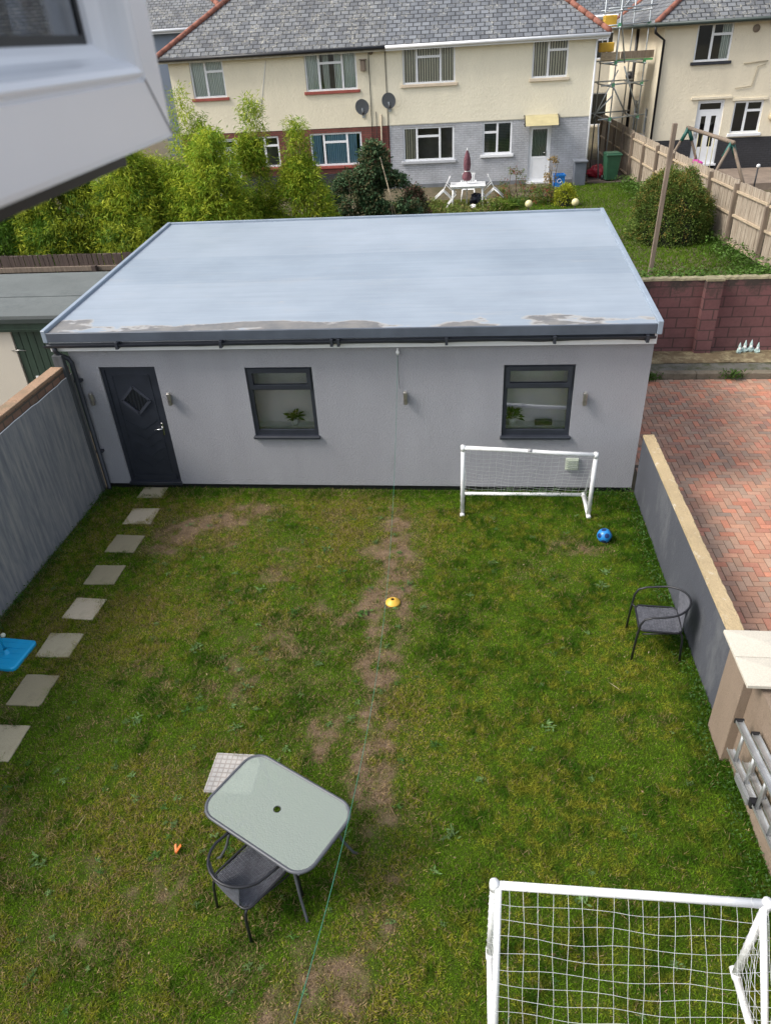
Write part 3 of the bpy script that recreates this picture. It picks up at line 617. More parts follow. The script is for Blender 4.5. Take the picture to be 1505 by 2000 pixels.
vm = mat('pale_sage_plastic', (.40, .44, .36), .55, .1, 6)
MB().box(1.54, 1.745, 9.955, 9.999, .43, .64).build('cover', vm, v_, bevel=.012)
vb = MB()
for i in range(5): vb.box(1.56, 1.725, 9.935, 9.954, .46+i*.035, .472+i*.035)
vb.build('louvres', vm, v_)
# washing line
A = np.array([-1.017, 9.93, 2.387]); B = np.array([-.45, .3, 4.2])
hk = thing('washing_line', 'thin green washing line from white hook over the lawn', 'washing line', (-1.017, 10, 2.38))
ln = MB(); pts = []
for i in range(61):
    t = i/60; p = A+(B-A)*t; p[2] -= 4*1.5*t*(1-t); pts.append(p)
ln.tube(pts, .0016, 5); ln.build('line', mat('green_cord', (.05, .24, .15), .5, .1), hk)
MB().lathe([(0, -.05), (.018, -.03), (.03, 0), (.02, .02), (.006, .04), (0, .05)], (-1.017, 9.96, 2.40), 12).box(-1.03, -1.004, 9.98, 9.999, 2.37, 2.45).build('hook', M['plastic_white'], hk)
MB().tube([(-1.017, 9.965, 2.36), (-1.02, 9.97, 2.0), (-1.01, 9.985, 1.82)], .003, 5).build('line_tail', M['black'], hk)

# ------------------------------------------------------------------ left boundary wall
def grained():
    m, t, b = newmat('grey_stained_board'); co = coords(t, 'Object', (3, 5.5, .55))
    f = noise(t, co, 2.6, 9, .75); c = ramp(t, f, [(.25, (.12, .125, .14)), (.45, (.19, .195, .21)), (.58, (.27, .265, .26)), (.8, (.38, .355, .32))])
    t.links.new(c, b.inputs['Base Color']); b.inputs['Roughness'].default_value = .8; bump(t, b, f, .4, .02); return m
BW = thing('boundary_wall', 'brown brick boundary wall with streaked grey lower face left of lawn', 'wall', (-6.25, 5.5, 0))
f_ = MB(); ys = np.linspace(1.0, 9.985, 60); zt = [2.08+.006*(y-6)+.010*random.uniform(-1, 1) for i, y in enumerate(ys)]
vs = []
for y, z in zip(ys, zt): vs += [(-6.15, y, 0), (-6.15, y, z), (-6.175, y, z), (-6.175, y, 0)]
fs = []
for i in range(len(ys)-1):
    a, b = 4*i, 4*(i+1); fs += [(a, b, b+1, a+1), (a+1, b+1, b+2, a+2), (a+2, b+2, b+3, a+3)]
fs += [(0, 1, 2, 3), tuple(reversed([4*(len(ys)-1)+i for i in range(4)]))]
f_.add(vs, fs); f_.build('grey_facing', grained(), BW)
e_ = MB(); pts = [(-6.158, y, z+.004) for y, z in zip(ys, zt)]; e_.tube(pts, .007, 5); e_.build('sealant_edge', M['plastic_white'], BW)
MB().box(-6.29, -6.177, 1.0, 9.99, 0, 2.235).build('brickwork', M['brickwall'], BW)
cp = MB(); y = 1.0
while y < 9.8: cp.box(-6.36, -6.165, y, min(y+.442, 9.82), 2.238, 2.285+random.uniform(-.003, .003)); y += .446
cp.build('coping', render_wall('tan_coping_stone', (.34, .22, .14), .2, .8, 30, (.20, .16, .10), (.5, .7), 3, (1, 1, 1)), BW, bevel=.006)
MB().box(-6.29, -6.13, 9.81, 9.90, 0, 2.46).build('x', mat('dark_grey_post', (.07, .075, .08), .8, .25, 4, stretch=(4, 4, .5)), None, bevel=.006)
o = bpy.data.objects['x']; o.name = 'timber_post'; tag(o, 'dark grey timber post where the boundary wall meets the downpipe', 'post')

# ------------------------------------------------------------------ right boundary wall, pillar, brown wall
RW = thing('garden_wall', 'low dark grey rendered wall with sandy top between lawn and driveway', 'wall', (2.73, 7.7, 0))
MB().box(2.65, 2.80, 5.34, 9.98, 0, 1.015).build('wall_face', render_wall('dark_grey_painted_render', (.078, .083, .098), .14, .4, 30, (.125, .13, .14), (.5, .68), 1.8), RW)
tp_ = MB(); y = 5.36; vv = []; ny = 80
for i in range(ny+1):
    yy = 5.34+i*(9.98-5.34)/ny; j = random.uniform(-.006, .006)
    vv += [(2.645, yy, 1.012), (2.648+abs(j), yy, 1.045), (2.80+j, yy, 1.05+j*.5), (2.825+j, yy, 1.012)]
tp_.add(vv, [f for i in range(ny) for k in range(3) for f in [(4*i+k, 4*i+k+1, 4*i+5+k, 4*i+4+k)]]+[(0, 3, 2, 1), (4*ny, 4*ny+1, 4*ny+2, 4*ny+3)])
M['sand'] = render_wall('sandy_mortar_top', (.44, .34, .20), .15, .9, 26, (.62, .56, .45), (.58, .68), 3.5, (1, 1, 1))
tp_.build('mortar_top', M['sand'], RW, fixn=True)
PL = thing('gate_pillar', 'brown rendered pillar with two pale stone cap slabs', 'pillar', (2.74, 5.1, 0))
M['brownr'] = render_wall('brown_sand_render', (.255, .195, .145), .14, .5, 35, (.19, .14, .10), (.52, .8), 1.5)
MB().box(2.55, 3.0, 4.90, 5.338, 0, 1.235).build('shaft', M['brownr'], PL, bevel=.006)
M['stonecap'] = render_wall('pale_cast_stone', (.56, .52, .435), .07, .25, 20, (.50, .43, .31), (.6, .75), 3, (1, 1, 1))
for ya, yb in ((4.70, 5.055), (5.06, 5.42)):
    c_ = MB(); x0, x1 = 2.485, 3.06; zc = 1.245; cxm, cym = (x0+x1)/2, (ya+yb)/2
    c_.add([(x0, ya, zc), (x1, ya, zc), (x1, yb, zc), (x0, yb, zc), (x0, ya, zc+.035), (x1, ya, zc+.035), (x1, yb, zc+.035), (x0, yb, zc+.035), (cxm, cym, zc+.065)], [(3, 2, 1, 0), (0, 1, 5, 4), (1, 2, 6, 5), (2, 3, 7, 6), (3, 0, 4, 7), (4, 5, 8), (5, 6, 8), (6, 7, 8), (7, 4, 8)])
    c_.build('cap_slab', M['stonecap'], PL, bevel=.003)
BR = MB(); BR.box(2.64, 2.98, .2, 4.898, 0, 1.18); o = BR.build('side_wall', M['brownr'], None); tag(o, 'plain brown rendered wall behind the ladder, running from the pillar', 'wall')
# ladder
LD = thing('ladder', 'aluminium extension ladder stored on edge against the brown wall', 'ladder', (2.5, 3.6, .2))
al = mat('worn_aluminium', (.55, .56, .56), .38, .15, 7, metal=.75)
LY0, LY1 = 1.2, 4.69
def lz(y, base): return base+(4.69-y)*.13
for xo, name, ye in ((2.49, 'outer', 4.66), (2.575, 'inner', 4.50)):
    for base in (.47, .85):
        rl = MB(); y0_ = LY0; w_ = .03; zc = base
        p, q = (xo, ye, lz(ye, base)), (xo, y0_, lz(y0_, base))
        rl.beam(p, q, .065, .006); 
        for s in (-1, 1): rl.beam((p[0]+s*.031, p[1], p[2]+(.012 if base > .6 else .012)), (q[0]+s*.031, q[1], q[2]+.012), .004, .022)
        rl.build('rail', al, LD)
    rg = MB(); y = ye-.14
    while y > LY0: rg.tube([(xo, y, lz(y, .47)+.004), (xo, y-.0, lz(y, .85)-.004)], .017, 8); y -= .27
    rg.split('rung', al, LD)
MB().box(2.45, 2.53, 4.655, 4.675, .84, .885).box(2.54, 2.61, 4.495, 4.515, .86, .905).box(2.45, 2.53, 4.0, 4.06, .52, .6).split('end_cap', M['black'], LD)
MB().beam((2.45, 4.35, .50), (2.45, 4.05, .54), .03, .07).build('guide_bracket', mat('dull_bracket', (.35, .36, .36), .5, .1, metal=.6), LD)
MB().box(2.56, 2.639, 4.1, 4.14, .42, .47).box(2.56, 2.639, 2.4, 2.44, .63, .68).split('wall_bracket', M['galv'], LD)

# ------------------------------------------------------------------ neighbour garage (left)
NG = thing('neighbour_garage', 'cream garage with green door and grey felt roof beyond the left wall', 'garage', (-9.5, 13, 0))
MB().slab(-14, -6.6, 0, 2.22, 12.1, 12.25, [(-8.42, -6.75, 0, 2.08)]).box(-6.75, -6.6, 12.25, 14.8, 0, 2.22).box(-14, -13.85, 12.25, 14.8, 0, 2.22).box(-13.85, -6.75, 14.65, 14.8, 0, 2.22).build('wall', render_wall('pale_cream_render', (.58, .53, .44), .05, .3, 30), NG)
M['felt'] = render_wall('green_grey_mineral_felt', (.155, .17, .165), .12, .8, 60, (.10, .11, .11), (.5, .75), 1.0, (1, 1, 1))
MB().box(-14.1, -6.5, 11.98, 13.2, 2.345, 2.405).box(-14.1, -6.5, 13.16, 14.9, 2.37, 2.42).build('roof', M['felt'], NG)
MB().box(-14.1, -6.5, 11.97, 12.0, 2.27, 2.344).build('felt_edge', mat('dark_felt_edge', (.03, .04, .035), .9), NG)
gd = mat('dark_green_painted_boards', (.022, .045, .028), .6, .2, 3, stretch=(3, 3, .4))
MB().box(-14.0, -6.55, 12.02, 12.099, 2.1, 2.269).box(-14.0, -6.55, 12.0, 12.02, 2.14, 2.155).build('fascia', gd, NG)
gdr = MB(); x = -8.41
while x < -6.80: gdr.box(x, x+.135, 12.13, 12.16, .03, 2.075); x += .145
gdr.box(-8.415, -6.76, 12.161, 12.19, .02, 2.078); dg = gdr.build('door', gd, NG, bevel=.004)
gh = MB(); gh.box(-8.20, -8.15, 12.10, 12.129, .98, 1.2); gh.tube([(-8.175, 12.10, 1.1), (-8.175, 12.07, 1.1), (-8.05, 12.07, 1.1)], .012, 6); gh.build('handle', M['plastic_white'], dg)
MB().tube([(-8.5, 12.09, 1.72), (-8.35, 12.08, 1.73), (-8.22, 12.1, 1.715)], .01, 5).build('hasp', M['steel'], dg)

# ------------------------------------------------------------------ rear fence behind the garage (dark)
RF = thing('board_fence', 'dark brown vertical board fence with rail below the bamboo', 'fence', (-9.5, 16.2, 0))
b_ = MB(); x = -16
while x < -6.4:
    wv = .105; tilt = random.uniform(-.012, .012); b_.add([(x, 16.2, .2), (x+wv, 16.2, .2), (x+wv+tilt-.05, 16.2, 2.50+random.uniform(-.03, .02)), (x+tilt-.05, 16.2, 2.50+random.uniform(-.03, .02)), (x, 16.22, .2), (x+wv, 16.22, .2), (x+wv+tilt-.05, 16.22, 2.5), (x+tilt-.05, 16.22, 2.5)], [(0, 1, 2, 3), (7, 6, 5, 4), (0, 4, 5, 1), (1, 5, 6, 2), (2, 6, 7, 3), (3, 7, 4, 0)]); x += .12
b_.build('boards', M['darkwood'], RF)
MB().box(-16, -6.4, 16.12, 16.19, 2.14, 2.24).box(-16, -6.4, 16.12, 16.19, .9, 1.0).build('rail', M['wood'], RF)
for px in (-8.55, -11.3, -14.0): MB().box(px-.05, px+.05, 16.0, 16.118, 0, 2.27).build('post', M['darkwood'], RF)

# ------------------------------------------------------------------ maroon block wall
MW = thing('block_wall', 'maroon painted block wall with dirty top and pier beside the driveway', 'wall', (6, 15.85, 0))
MB().box(2.0, 14, 15.80, 15.95, 0, 1.70).build('wall_face', M['block'], MW)
MB().box(4.93, 5.27, 15.62, 15.799, 0, 1.72).build('pier', M['block'], MW)
cpm = MB(); nx = 160; vv = []
for i in range(nx+1):
    xx = 2+12*i/nx; j = random.uniform(-.012, .012); vv += [(xx, 15.79+j, 1.70), (xx, 15.80+j, 1.745+j), (xx, 15.95, 1.75+j), (xx, 15.965, 1.70)]
cpm.add(vv, [(4*i+k, 4*i+4+k, 4*i+5+k, 4*i+k+1) for i in range(nx) for k in range(3)])
cpm.box(4.92, 5.28, 15.61, 15.80, 1.722, 1.765)
M['moss'] = render_wall('lichened_coping', (.30, .27, .17), .25, 1, 25, (.16, .15, .08), (.48, .7), 4, (1, 1, 1))
cpm.build('coping', M['moss'], MW, fixn=True)
# garden gnomes
def gnome():
    o = thing('garden_gnome', '', 'garden gnome', local=True)
    gm = mat('pale_verdigris_figure', (.42, .55, .52), .6, .25, 14)
    wm = mat('white_chalky_figure', (.75, .78, .76), .6, .1, 14)
    MB().lathe([(0, 0), (.055, 0), (.06, .05), (.045, .12), (.03, .15), (0, .16)], (0, 0, 0), 14).tube([(-.05, -.01, .11), (-.06, -.04, .06), (-.02, -.055, .06)], .014, 6).tube([(.05, -.01, .11), (.06, -.04, .06), (.02, -.055, .06)], .014, 6).build('body', gm, o)
    MB().lathe([(0, .135), (.03, .145), (.034, .17), (.02, .195), (0, .2)], (0, -.005, 0), 12).tube([(-.012, -.035, .165), (0, -.045, .16), (.01, -.035, .165)], .008, 6).build('head', wm, o)
    MB().lathe([(0, .09), (.02, .1), (.032, .135), (.026, .155), (0, .16)], (0, -.026, 0), 10).build('beard', wm, o)
    MB().lathe([(.038, .178), (.036, .19), (.02, .24), (.006, .29), (0, .295)], (0, 0, 0), 12).build('hat', gm, o)
    return o
gno = gnome()
for i, (x, y, s, rz, lb) in enumerate([(5.87, 15.68, .85, .3, 'greenish garden gnome at the left end of the row of four'), (6.00, 15.74, .95, -.2, 'white bearded garden gnome second from left by maroon wall'),
                                       (6.13, 15.76, .95, .1, 'pale garden gnome third from left by maroon wall'), (6.25, 15.68, .85, -.5, 'pale garden gnome at the right end of the row of four')]):
    o = gno if i == 0 else dup(gno); o.location = (x, y-.05, .145); o.scale = (s, s, s); o.rotation_euler = (0, 0, rz); o['label'] = lb; o['group'] = 'garden gnomes along the maroon wall'

# ------------------------------------------------------------------ garden things
for i, (x, y, w, h, a, kd) in enumerate(STONES):
    me = MB(); n = 9; vv = []
    base = [(-w/2, -h/2), (w/2, -h/2), (w/2, h/2), (-w/2, h/2)]; ring = []
    for k in range(4):
        p, q = base[k], base[(k+1) % 4]
        for j in range(7): t = j/7; ring.append((p[0]+(q[0]-p[0])*t+random.uniform(-.004, .004), p[1]+(q[1]-p[1])*t+random.uniform(-.004, .004)))
    vv = [(px, py, -.02) for px, py in ring]+[(px, py, .022) for px, py in ring]; m_ = len(ring)
    me.add(vv, [(k, (k+1) % m_, m_+(k+1) % m_, m_+k) for k in range(m_)]+[tuple(m_+k for k in range(m_))])
    c = {'pale': (.40, .355, .24), 'bright': (.50, .43, .31), 'dull': (.29, .255, .165)}[kd]
    cm = render_wall('paving_slab_'+kd+str(i), c, .10, .35, 40, tuple(v*.62 for v in c), (.52, .8), 2.2+.3*i, (1, 1, 1))
    o = me.build('stepping_stone', cm, None, bevel=.006); o.location = (x, y, 0); o.rotation_euler = (0, 0, a)
    o['label'] = ['stepping stone right outside the dark door, farthest of the row', 'bright pale stepping stone, second from the dark door', 'dull grey stepping stone, third from the dark door', 'mossy edged stepping stone, fourth from the dark door',
                  'bright stepping stone with rounded grassy corners, fifth from the door', 'pale stepping stone beside the blue rectangular base', 'dull olive stepping stone nearer than the blue base', 'stepping stone cut by the left picture edge, nearest of the row'][i]
    o['category'] = 'stepping stone'; o['group'] = 'stepping stones across the lawn'
# drain cover slab partly under the table
cv = MB().box(-2.56, -2.07, 4.20, 4.67, -.02, .030)
cm, t, b = newmat('patterned_cover_slab'); co = coords(t, 'Object', (1, 1, 1))
br = N(t, 'ShaderNodeTexBrick'); br.offset = 0; t.links.new(co, br.inputs['Vector'])
for k_, v_2 in (('Color1', (.38, .37, .35, 1)), ('Color2', (.42, .40, .375, 1)), ('Mortar', (.30, .275, .25, 1))): br.inputs[k_].default_value = v_2
br.inputs['Scale'].default_value = 1; br.inputs['Brick Width'].default_value = .054; br.inputs['Row Height'].default_value = .054; br.inputs['Mortar Size'].default_value = .006
c = mix(t, 1.0, br.outputs['Color'], ramp(t, noise(t, co, 6, 5, .7), [(.3, (.7, .72, .74)), (.7, (1.15, 1.12, 1.1))]), 'MULTIPLY')
t.links.new(c, b.inputs['Base Color']); b.inputs['Roughness'].default_value = .85
inv = N(t, 'ShaderNodeMath', operation='SUBTRACT'); inv.inputs[0].default_value = 1; t.links.new(br.outputs['Fac'], inv.inputs[1]); bump(t, b, inv.outputs[0], .8, .01)
tag(cv.build('paving_slab', cm, None, bevel=.006), 'small square slab with a moulded grid pattern under the table corner', 'paving slab')

# football goals
def goal(name, label, loc, rz, wd, h, dp, sag, cell, r=.030, nr=.0022, roof=0.0):
    """mouth faces -y in local space; back bar at +y"""
    o = thing(name, label, 'football goal', loc, rz, local=True); hw = wd/2; hr = h+sag
    pl = M['plastic_white']
    MB().tube([(-hw, 0, r), (-hw, 0, h)], r, 12).build('post', pl, o); MB().tube([(hw, 0, r), (hw, 0, hr)], r, 12).build('post', pl, o)
    MB().tube([(-hw-r*.6, 0, h), (-hw*.3, 0, h+sag*.35+.003), (hw*.3, 0, h+sag*.7+.0), (hw+r*.6, 0, hr)], r*1.02, 12).build('crossbar', pl, o)
    for s, nm in ((-1, 'ground_bar'), (1, 'ground_bar')): MB().tube([(s*hw, 0, r), (s*hw, dp, r)], r, 12).build(nm, pl, o)
    MB().tube([(-hw, dp, r), (hw, dp, r)], r, 12).build('back_bar', pl, o)
    cn = MB()
    for p, d in (((-hw, 0, h), (0, 0, 1)), ((hw, 0, hr), (0, 0, 1)), ((-hw, 0, r), (0, 1, 0)), ((hw, 0, r), (0, 1, 0)), ((-hw, dp, r), (0, 1, 0)), ((hw, dp, r), (0, 1, 0))):
        p = Vector(p); d = Vector(d); cn.tube([p-d*.05, p+d*.035], r*1.18, 12)
    cn.split('corner_joint', pl, o)
    # net
    nt = MB(); nu = int(round(wd/cell)); nl = int(round((roof+math.hypot(h, dp-roof))/cell)); LT = roof+math.hypot(h, dp-roof)
    def path(v, top):
        if roof == 0: return dp*(v**1.35)+.02, top*(1-v)+r*v
        L = v*LT
        if L < roof: return L, top+r*.5
        q = (L-roof)/(LT-roof); return roof+(dp-roof)*q+.015, (top+r*.5)*(1-q)+r*q
    def P(i, j):
        u = i/nu; v = j/nl; x = -hw+wd*u; top = h+(hr-h)*u
        y, z = path(v, top)
        sg = (.016 if roof else .030)*abs(math.sin(math.pi*((i % 5)/5)))*(1-.3*v)+.05*math.sin(math.pi*u)*math.sin(math.pi*v)
        if roof: y += .05*math.sin(math.pi*v)
        x += .006*math.sin(i*1.7+j*.9); z -= sg*(.9 if j < nl else 0); y += .012*math.sin(i*.8+j*1.3)
        return (x, y, z)
    for j in range(1, nl+1): nt.tube([P(i, j) for i in range(nu+1)], nr, 4, cap=False)
    for i in range(nu+1): nt.tube([P(i, j) for j in range(nl+1)], nr, 4, cap=False)
    for s in (-1, 1):
        hx = h if s < 0 else hr
        ns = int(dp/cell)+1; nz = int(h/cell)
        def Q(a, b):
            v = b/nz; ymax = dp*(v**1.35)+.02 if roof == 0 else roof+(dp-roof)*v; f = a/ns; return (s*hw*(1-.05*math.sin(math.pi*f)*math.sin(math.pi*v))+.01*math.sin(a*2+b), ymax*f, hx*(1-v)+r*v-.03*math.sin(math.pi*f))
        for b in range(1, nz+1): nt.tube([Q(a, b) for a in range(ns+1)], nr, 4, cap=False)
        for a in range(1, ns+1): nt.tube([Q(a, b) for b in range(nz+1)], nr, 4, cap=False)
        # loops tying the net to post
        for k in range(9):
            z = .15+k*(hx-.2)/8; nt.tube([(s*hw+math.cos(q)*(r+.004), math.sin(q)*(r+.004), z+.02*math.sin(q)) for q in np.linspace(0, 2*math.pi, 10)], nr*.9, 4, cap=False)
    for k in range(12):
        x = -hw+.08+k*(wd-.16)/11; zb = h+(hr-h)*(x+hw)/wd; nt.tube([(x+.03*math.sin(q), math.cos(q)*(r+.004), zb+math.sin(q)*(r+.004)) for q in np.linspace(0, 2*math.pi, 10)], nr*.9, 4, cap=False)
    nt.build('net', M['net'], o)
    return o
g1 = goal('football_goal', 'small white football goal with sagging net at the grey wall', (.90, 9.28, 0), 0, 1.90, 1.19, .60, -.11, .10, r=.030, nr=.0014)
MB().tube([(-.02, 0, 1.19-.047), (.04, 0, 1.19-.051)], .0315, 12).build('centre_sleeve', mat('grey_sleeve', (.3, .3, .3), .5), g1)
# near goal: mouth faces the far goal, so turn it round
g2 = goal('football_goal', 'large white goal nearest the camera seen from above through its net', (1.175, 2.885, 0), math.pi, 1.87, 1.04, .72, 0.0, .105, r=.030, nr=.0015, roof=.001)
for s in (-1, 1): MB().tube([(s*.905, .01, 1.04), (s*.915, .36, .54), (s*.925, .70, .05)], .025, 12).build('back_stay', M['plastic_white'], g2)

# glass table
rz = math.atan2(-.34, .65); TC = (-1.575, 3.60)
TB = thing('garden_table', 'glass topped garden table with grey metal frame standing on lawn', 'table', (TC[0], TC[1], 0), math.radians(-28), local=True)
hx_, hy_, rr = .583, .363, .16
def rrect(hx, hy, r, z, n=8):
    out = []
    for cx, cy, a in ((hx-r, hy-r, 0), (-hx+r, hy-r, 90), (-hx+r, -hy+r, 180), (hx-r, -hy+r, 270)):
        for k in range(n+1): q = math.radians(a+90*k/n); out.append((cx+r*math.cos(q), cy+r*math.sin(q), z))
    return out
fg = mat('dark_grey_tube', (.075, .08, .09), .4, .12, 8)
rim = rrect(hx_, hy_, rr, .705)
MB().tube(rim, .016, 10, closed=True).build('frame', fg, TB)
gm, t, b = newmat('rippled_frosted_glass'); co = coords(t, 'Object')
b.inputs['Base Color'].default_value = (.32, .355, .31, 1); b.inputs['Roughness'].default_value = .10; b.inputs['Specular IOR Level'].default_value = 1.0; b.inputs['IOR'].default_value = 1.75
trn = N(t, 'ShaderNodeBsdfTransparent'); trn.inputs[0].default_value = (.9, 1, .9, 1); mx = N(t, 'ShaderNodeMixShader'); mx.inputs[0].default_value = .40
t.links.new(b.outputs[0], mx.inputs[1]); t.links.new(trn.outputs[0], mx.inputs[2]); t.links.new(mx.outputs[0], t.nodes['Material Output'].inputs[0])
bump(t, b, noise(t, co, 75, 2, .5), .4, .01)
top = rrect(hx_-.012, hy_-.012, rr-.012, .712); nh = 24; hole = [(.028*math.cos(2*math.pi*k/nh), .028*math.sin(2*math.pi*k/nh)) for k in range(nh)]
tt = MB(); nr_ = len(top)
mid = [(.20*math.cos(2*math.pi*k/nh), .20*math.sin(2*math.pi*k/nh)) for k in range(nh)]
def near(i): a = math.atan2(top[i][1], top[i][0]); return int(round(a/(2*math.pi)*nh)) % nh
for zt_, flip in ((.7135, False), (.707, True)):
    vs = [(p[0], p[1], zt_) for p in top]+[(p[0], p[1], zt_) for p in hole]; fs = []
    for i in range(nr_):
        j = (i+1) % nr_; a, b_2 = near(i), near(j); f = [i, j, nr_+b_2, nr_+a] if a != b_2 else [i, j, nr_+a]
        # bridge rings
        if a != b_2:
            k = a; chain = [nr_+b_2]; kk = b_2
            while kk != a: kk = (kk-1) % nh; chain.append(nr_+kk)
            f = [i, j]+chain
        fs.append(tuple(f if not flip else reversed(f)))
    tt.add(vs, fs)
tt.build('glass_top', gm, TB)
MB().tube([(p[0]*1.1, p[1]*1.1, .712) for p in hole], .004, 6, closed=True).build('umbrella_hole_ring', M['black'], TB)
for sx in (-1, 1):
    for sy in (-1, 1):
        MB().tube([(sx*.53, sy*.345, .70), (sx*.46, sy*.30, .695), (sx*.36, sy*.25, .69), (sx*.335, sy*.235, .67), (sx*.335, sy*.235, .58), (sx*.43, sy*.30, .20), (sx*.50, sy*.34, .035), (sx*.53, sy*.36, .012)], .0125, 8).build('leg', fg, TB)

# woven patio chairs (face +x in local space)
def chair(loc, rz, label):
    o = thing('patio_chair', label, 'patio chair', loc, rz, group=None, local=True)
    bt = mat('black_painted_tube', (.014, .014, .017), .42, .15, 8); wv = mat('charcoal_rattan', (.105, .108, .125), .55, .25, 25)
    hoop = [(.275, -.27, .0), (.262, -.27, .35), (.245, -.27, .55), (.21, -.27, .63), (.13, -.272, .665), (.0, -.272, .685)]
    for k in range(1, 12):
        a = -math.pi/2-math.pi*k/12; hoop.append((-.03+.272*math.cos(a)*1.0, .272*math.sin(a), .69+.055*abs(math.cos(a))))
    hoop += [(p[0], -p[1], p[2]) for p in reversed(hoop[:6])]
    MB().tube(hoop, .0125, 10).build('arm_hoop', bt, o)
    for s in (-1, 1): MB().tube([(-.20, s*.20, .43), (-.235, s*.205, .38), (-.25, s*.21, .3), (-.265, s*.225, 0)], .0125, 8).build('rear_leg', bt, o)
    seat = rrect(.235, .225, .07, .425, 5); MB().tube(seat, .011, 8, closed=True).tube([(.235, -.2, .42), (.262, -.265, .41)], .01, 6).tube([(.235, .2, .42), (.262, .265, .41)], .01, 6).tube([(-.2, -.2, .40), (.2, -.25, .40)], .008, 6).tube([(-.2, .2, .40), (.2, .25, .40)], .008, 6).build('seat_frame', bt, o)
    w_ = MB(); n1 = 30
    for i in range(n1):
        y = -.205+.41*i/(n1-1); e = .232 if abs(y) < .16 else .232-(abs(y)-.16)*.7
        w_.tube([(x, y, .427-.012*math.cos(x/.235*1.45)+.003*(1 if (i+k) % 2 else -1)) for k, x in enumerate(np.linspace(-e, e, 15))], .0058, 4, cap=False)
    for i in range(15):
        x = -.225+.45*i/14; e = .222 if abs(x) < .17 else .222-(abs(x)-.17)*.7
        w_.tube([(x, y, .424-.012*math.cos(x/.235*1.45)) for y in np.linspace(-e, e, 8)], .005, 4, cap=False)
    w_.box(-.21, .21, -.20, .20, .405, .411)
    w_.build('seat', wv, o)
    bk = MB(); na = 22
    A_ = [-math.pi/2-math.pi*(.25+.50*k/(na-1)) for k in range(na)]
    def bp(a, v): 
        r0 = .272; t0 = (-.03+r0*math.cos(a), r0*math.sin(a), .69+.055*abs(math.cos(a)))
        b0 = (-.225+.02*math.cos(a), .20*math.sin(a)*1.0, .43); return tuple(b0[q]+(t0[q]-b0[q])*v for q in range(3))
    for a in A_: bk.tube([bp(a, v) for v in np.linspace(0, 1, 6)], .0055, 4, cap=False)
    for v in np.linspace(.03, .97, 26): bk.tube([bp(a, v) for a in A_], .0055, 4, cap=False)
    bk.build('backrest', wv, o)
    return o
chair((-1.745, 3.19, 0), math.radians(55), 'charcoal woven patio chair pushed up to the glass table')
chair((2.235, 6.52, 0), math.radians(176), 'charcoal woven patio chair standing alone against the dark grey garden wall')

# ball
bl = thing('football', 'small blue football with dark spots near the far goal', 'ball', (1.985, 8.655, 0))
m, t, b = newmat('blue_ball_skin'); co = coords(t, 'Object')
# dark pentagon spots from icosahedron directions
phi = (1+5**.5)/2; dirs = []
for s1 in (-1, 1):
    for s2 in (-1, 1): dirs += [(0, s1, s2*phi), (s1, s2*phi, 0), (s2*phi, 0, s1)]
cur = None
sub = N(t, 'ShaderNodeVectorMath', operation='SUBTRACT'); t.links.new(co, sub.inputs[0]); sub.inputs[1].default_value = (0, 0, .105)
nrm = N(t, 'ShaderNodeVectorMath', operation='NORMALIZE'); t.links.new(sub.outputs[0], nrm.inputs[0])
rotm = Matrix.Rotation(.5, 3, 'X') @ Matrix.Rotation(.35, 3, 'Z')
for dv in dirs:
    dv = rotm @ Vector(dv).normalized(); dt = N(t, 'ShaderNodeVectorMath', operation='DOT_PRODUCT'); t.links.new(nrm.outputs[0], dt.inputs[0]); dt.inputs[1].default_value = dv
    if cur is None: cur = dt.outputs['Value']
    else:
        mm = N(t, 'ShaderNodeMath', operation='MAXIMUM'); t.links.new(cur, mm.inputs[0]); t.links.new(dt.outputs['Value'], mm.inputs[1]); cur = mm.outputs[0]
t.links.new(ramp(t, cur, [(.935, (.02, .21, .55)), (.945, (.012, .035, .13))]), b.inputs['Base Color']); b.inputs['Roughness'].default_value = .35
prof = [(.105*math.sin(math.pi*k/20), .105-.105*math.cos(math.pi*k/20)) for k in range(21)]
MB().lathe([(max(r, 1e-4), z) for r, z in prof], (1.985, 8.655, 0), 32).build('skin', m, bl)
# marker cone
c = MB().lathe([(.098, .012), (.098, .018), (.085, .03), (.05, .058), (.030, .068), (.024, .068), (.024, .06), (.045, .05), (.08, .022), (.09, .012), (.098, .012)], (-.935, 7.16, .01), 32)
tag(c.build('marker_cone', mat('yellow_flexible_plastic', (.72, .42, .05), .45, .1, 9), None), 'yellow dome marker cone with hole lying mid lawn', 'marker cone')
# swing ball base
SB = thing('ball_game_base', 'bright blue rectangular game base with blue pole near left picture edge', 'game base', (-5.665, 5.965, 0), math.radians(-4), local=True)
bb = mat('bright_blue_plastic', (.01, .36, .66), .38, .06, 6)
q = rrect(.265, .255, .06, .03, 5); mb = MB(); nq = len(q)
mb.add([(p[0], p[1], .0) for p in q]+[(p[0], p[1], .045) for p in q]+[(p[0]*.93, p[1]*.93, .06) for p in q]+[(0, 0, .052)], [(i, (i+1) % nq, nq+(i+1) % nq, nq+i) for i in range(nq)]+[(nq+i, nq+(i+1) % nq, 2*nq+(i+1) % nq, 2*nq+i) for i in range(nq)]+[(2*nq+i, 2*nq+(i+1) % nq, 3*nq) for i in range(nq)])
for k in range(5): mb.box(-.2, .2, -.18+.09*k-.006, -.18+.09*k+.006, .05, .062)
mb.lathe([(.05, .055), (.035, .075), (.022, .12)], (0, 0, 0), 16); mb.build('base', bb, SB)
MB().tube([(0, 0, .1), (-.02, .01, .62)], .013, 8).tube([(-.027, .014, .86), (-.045, .02, 1.5)], .013, 8).build('pole', bb, SB)
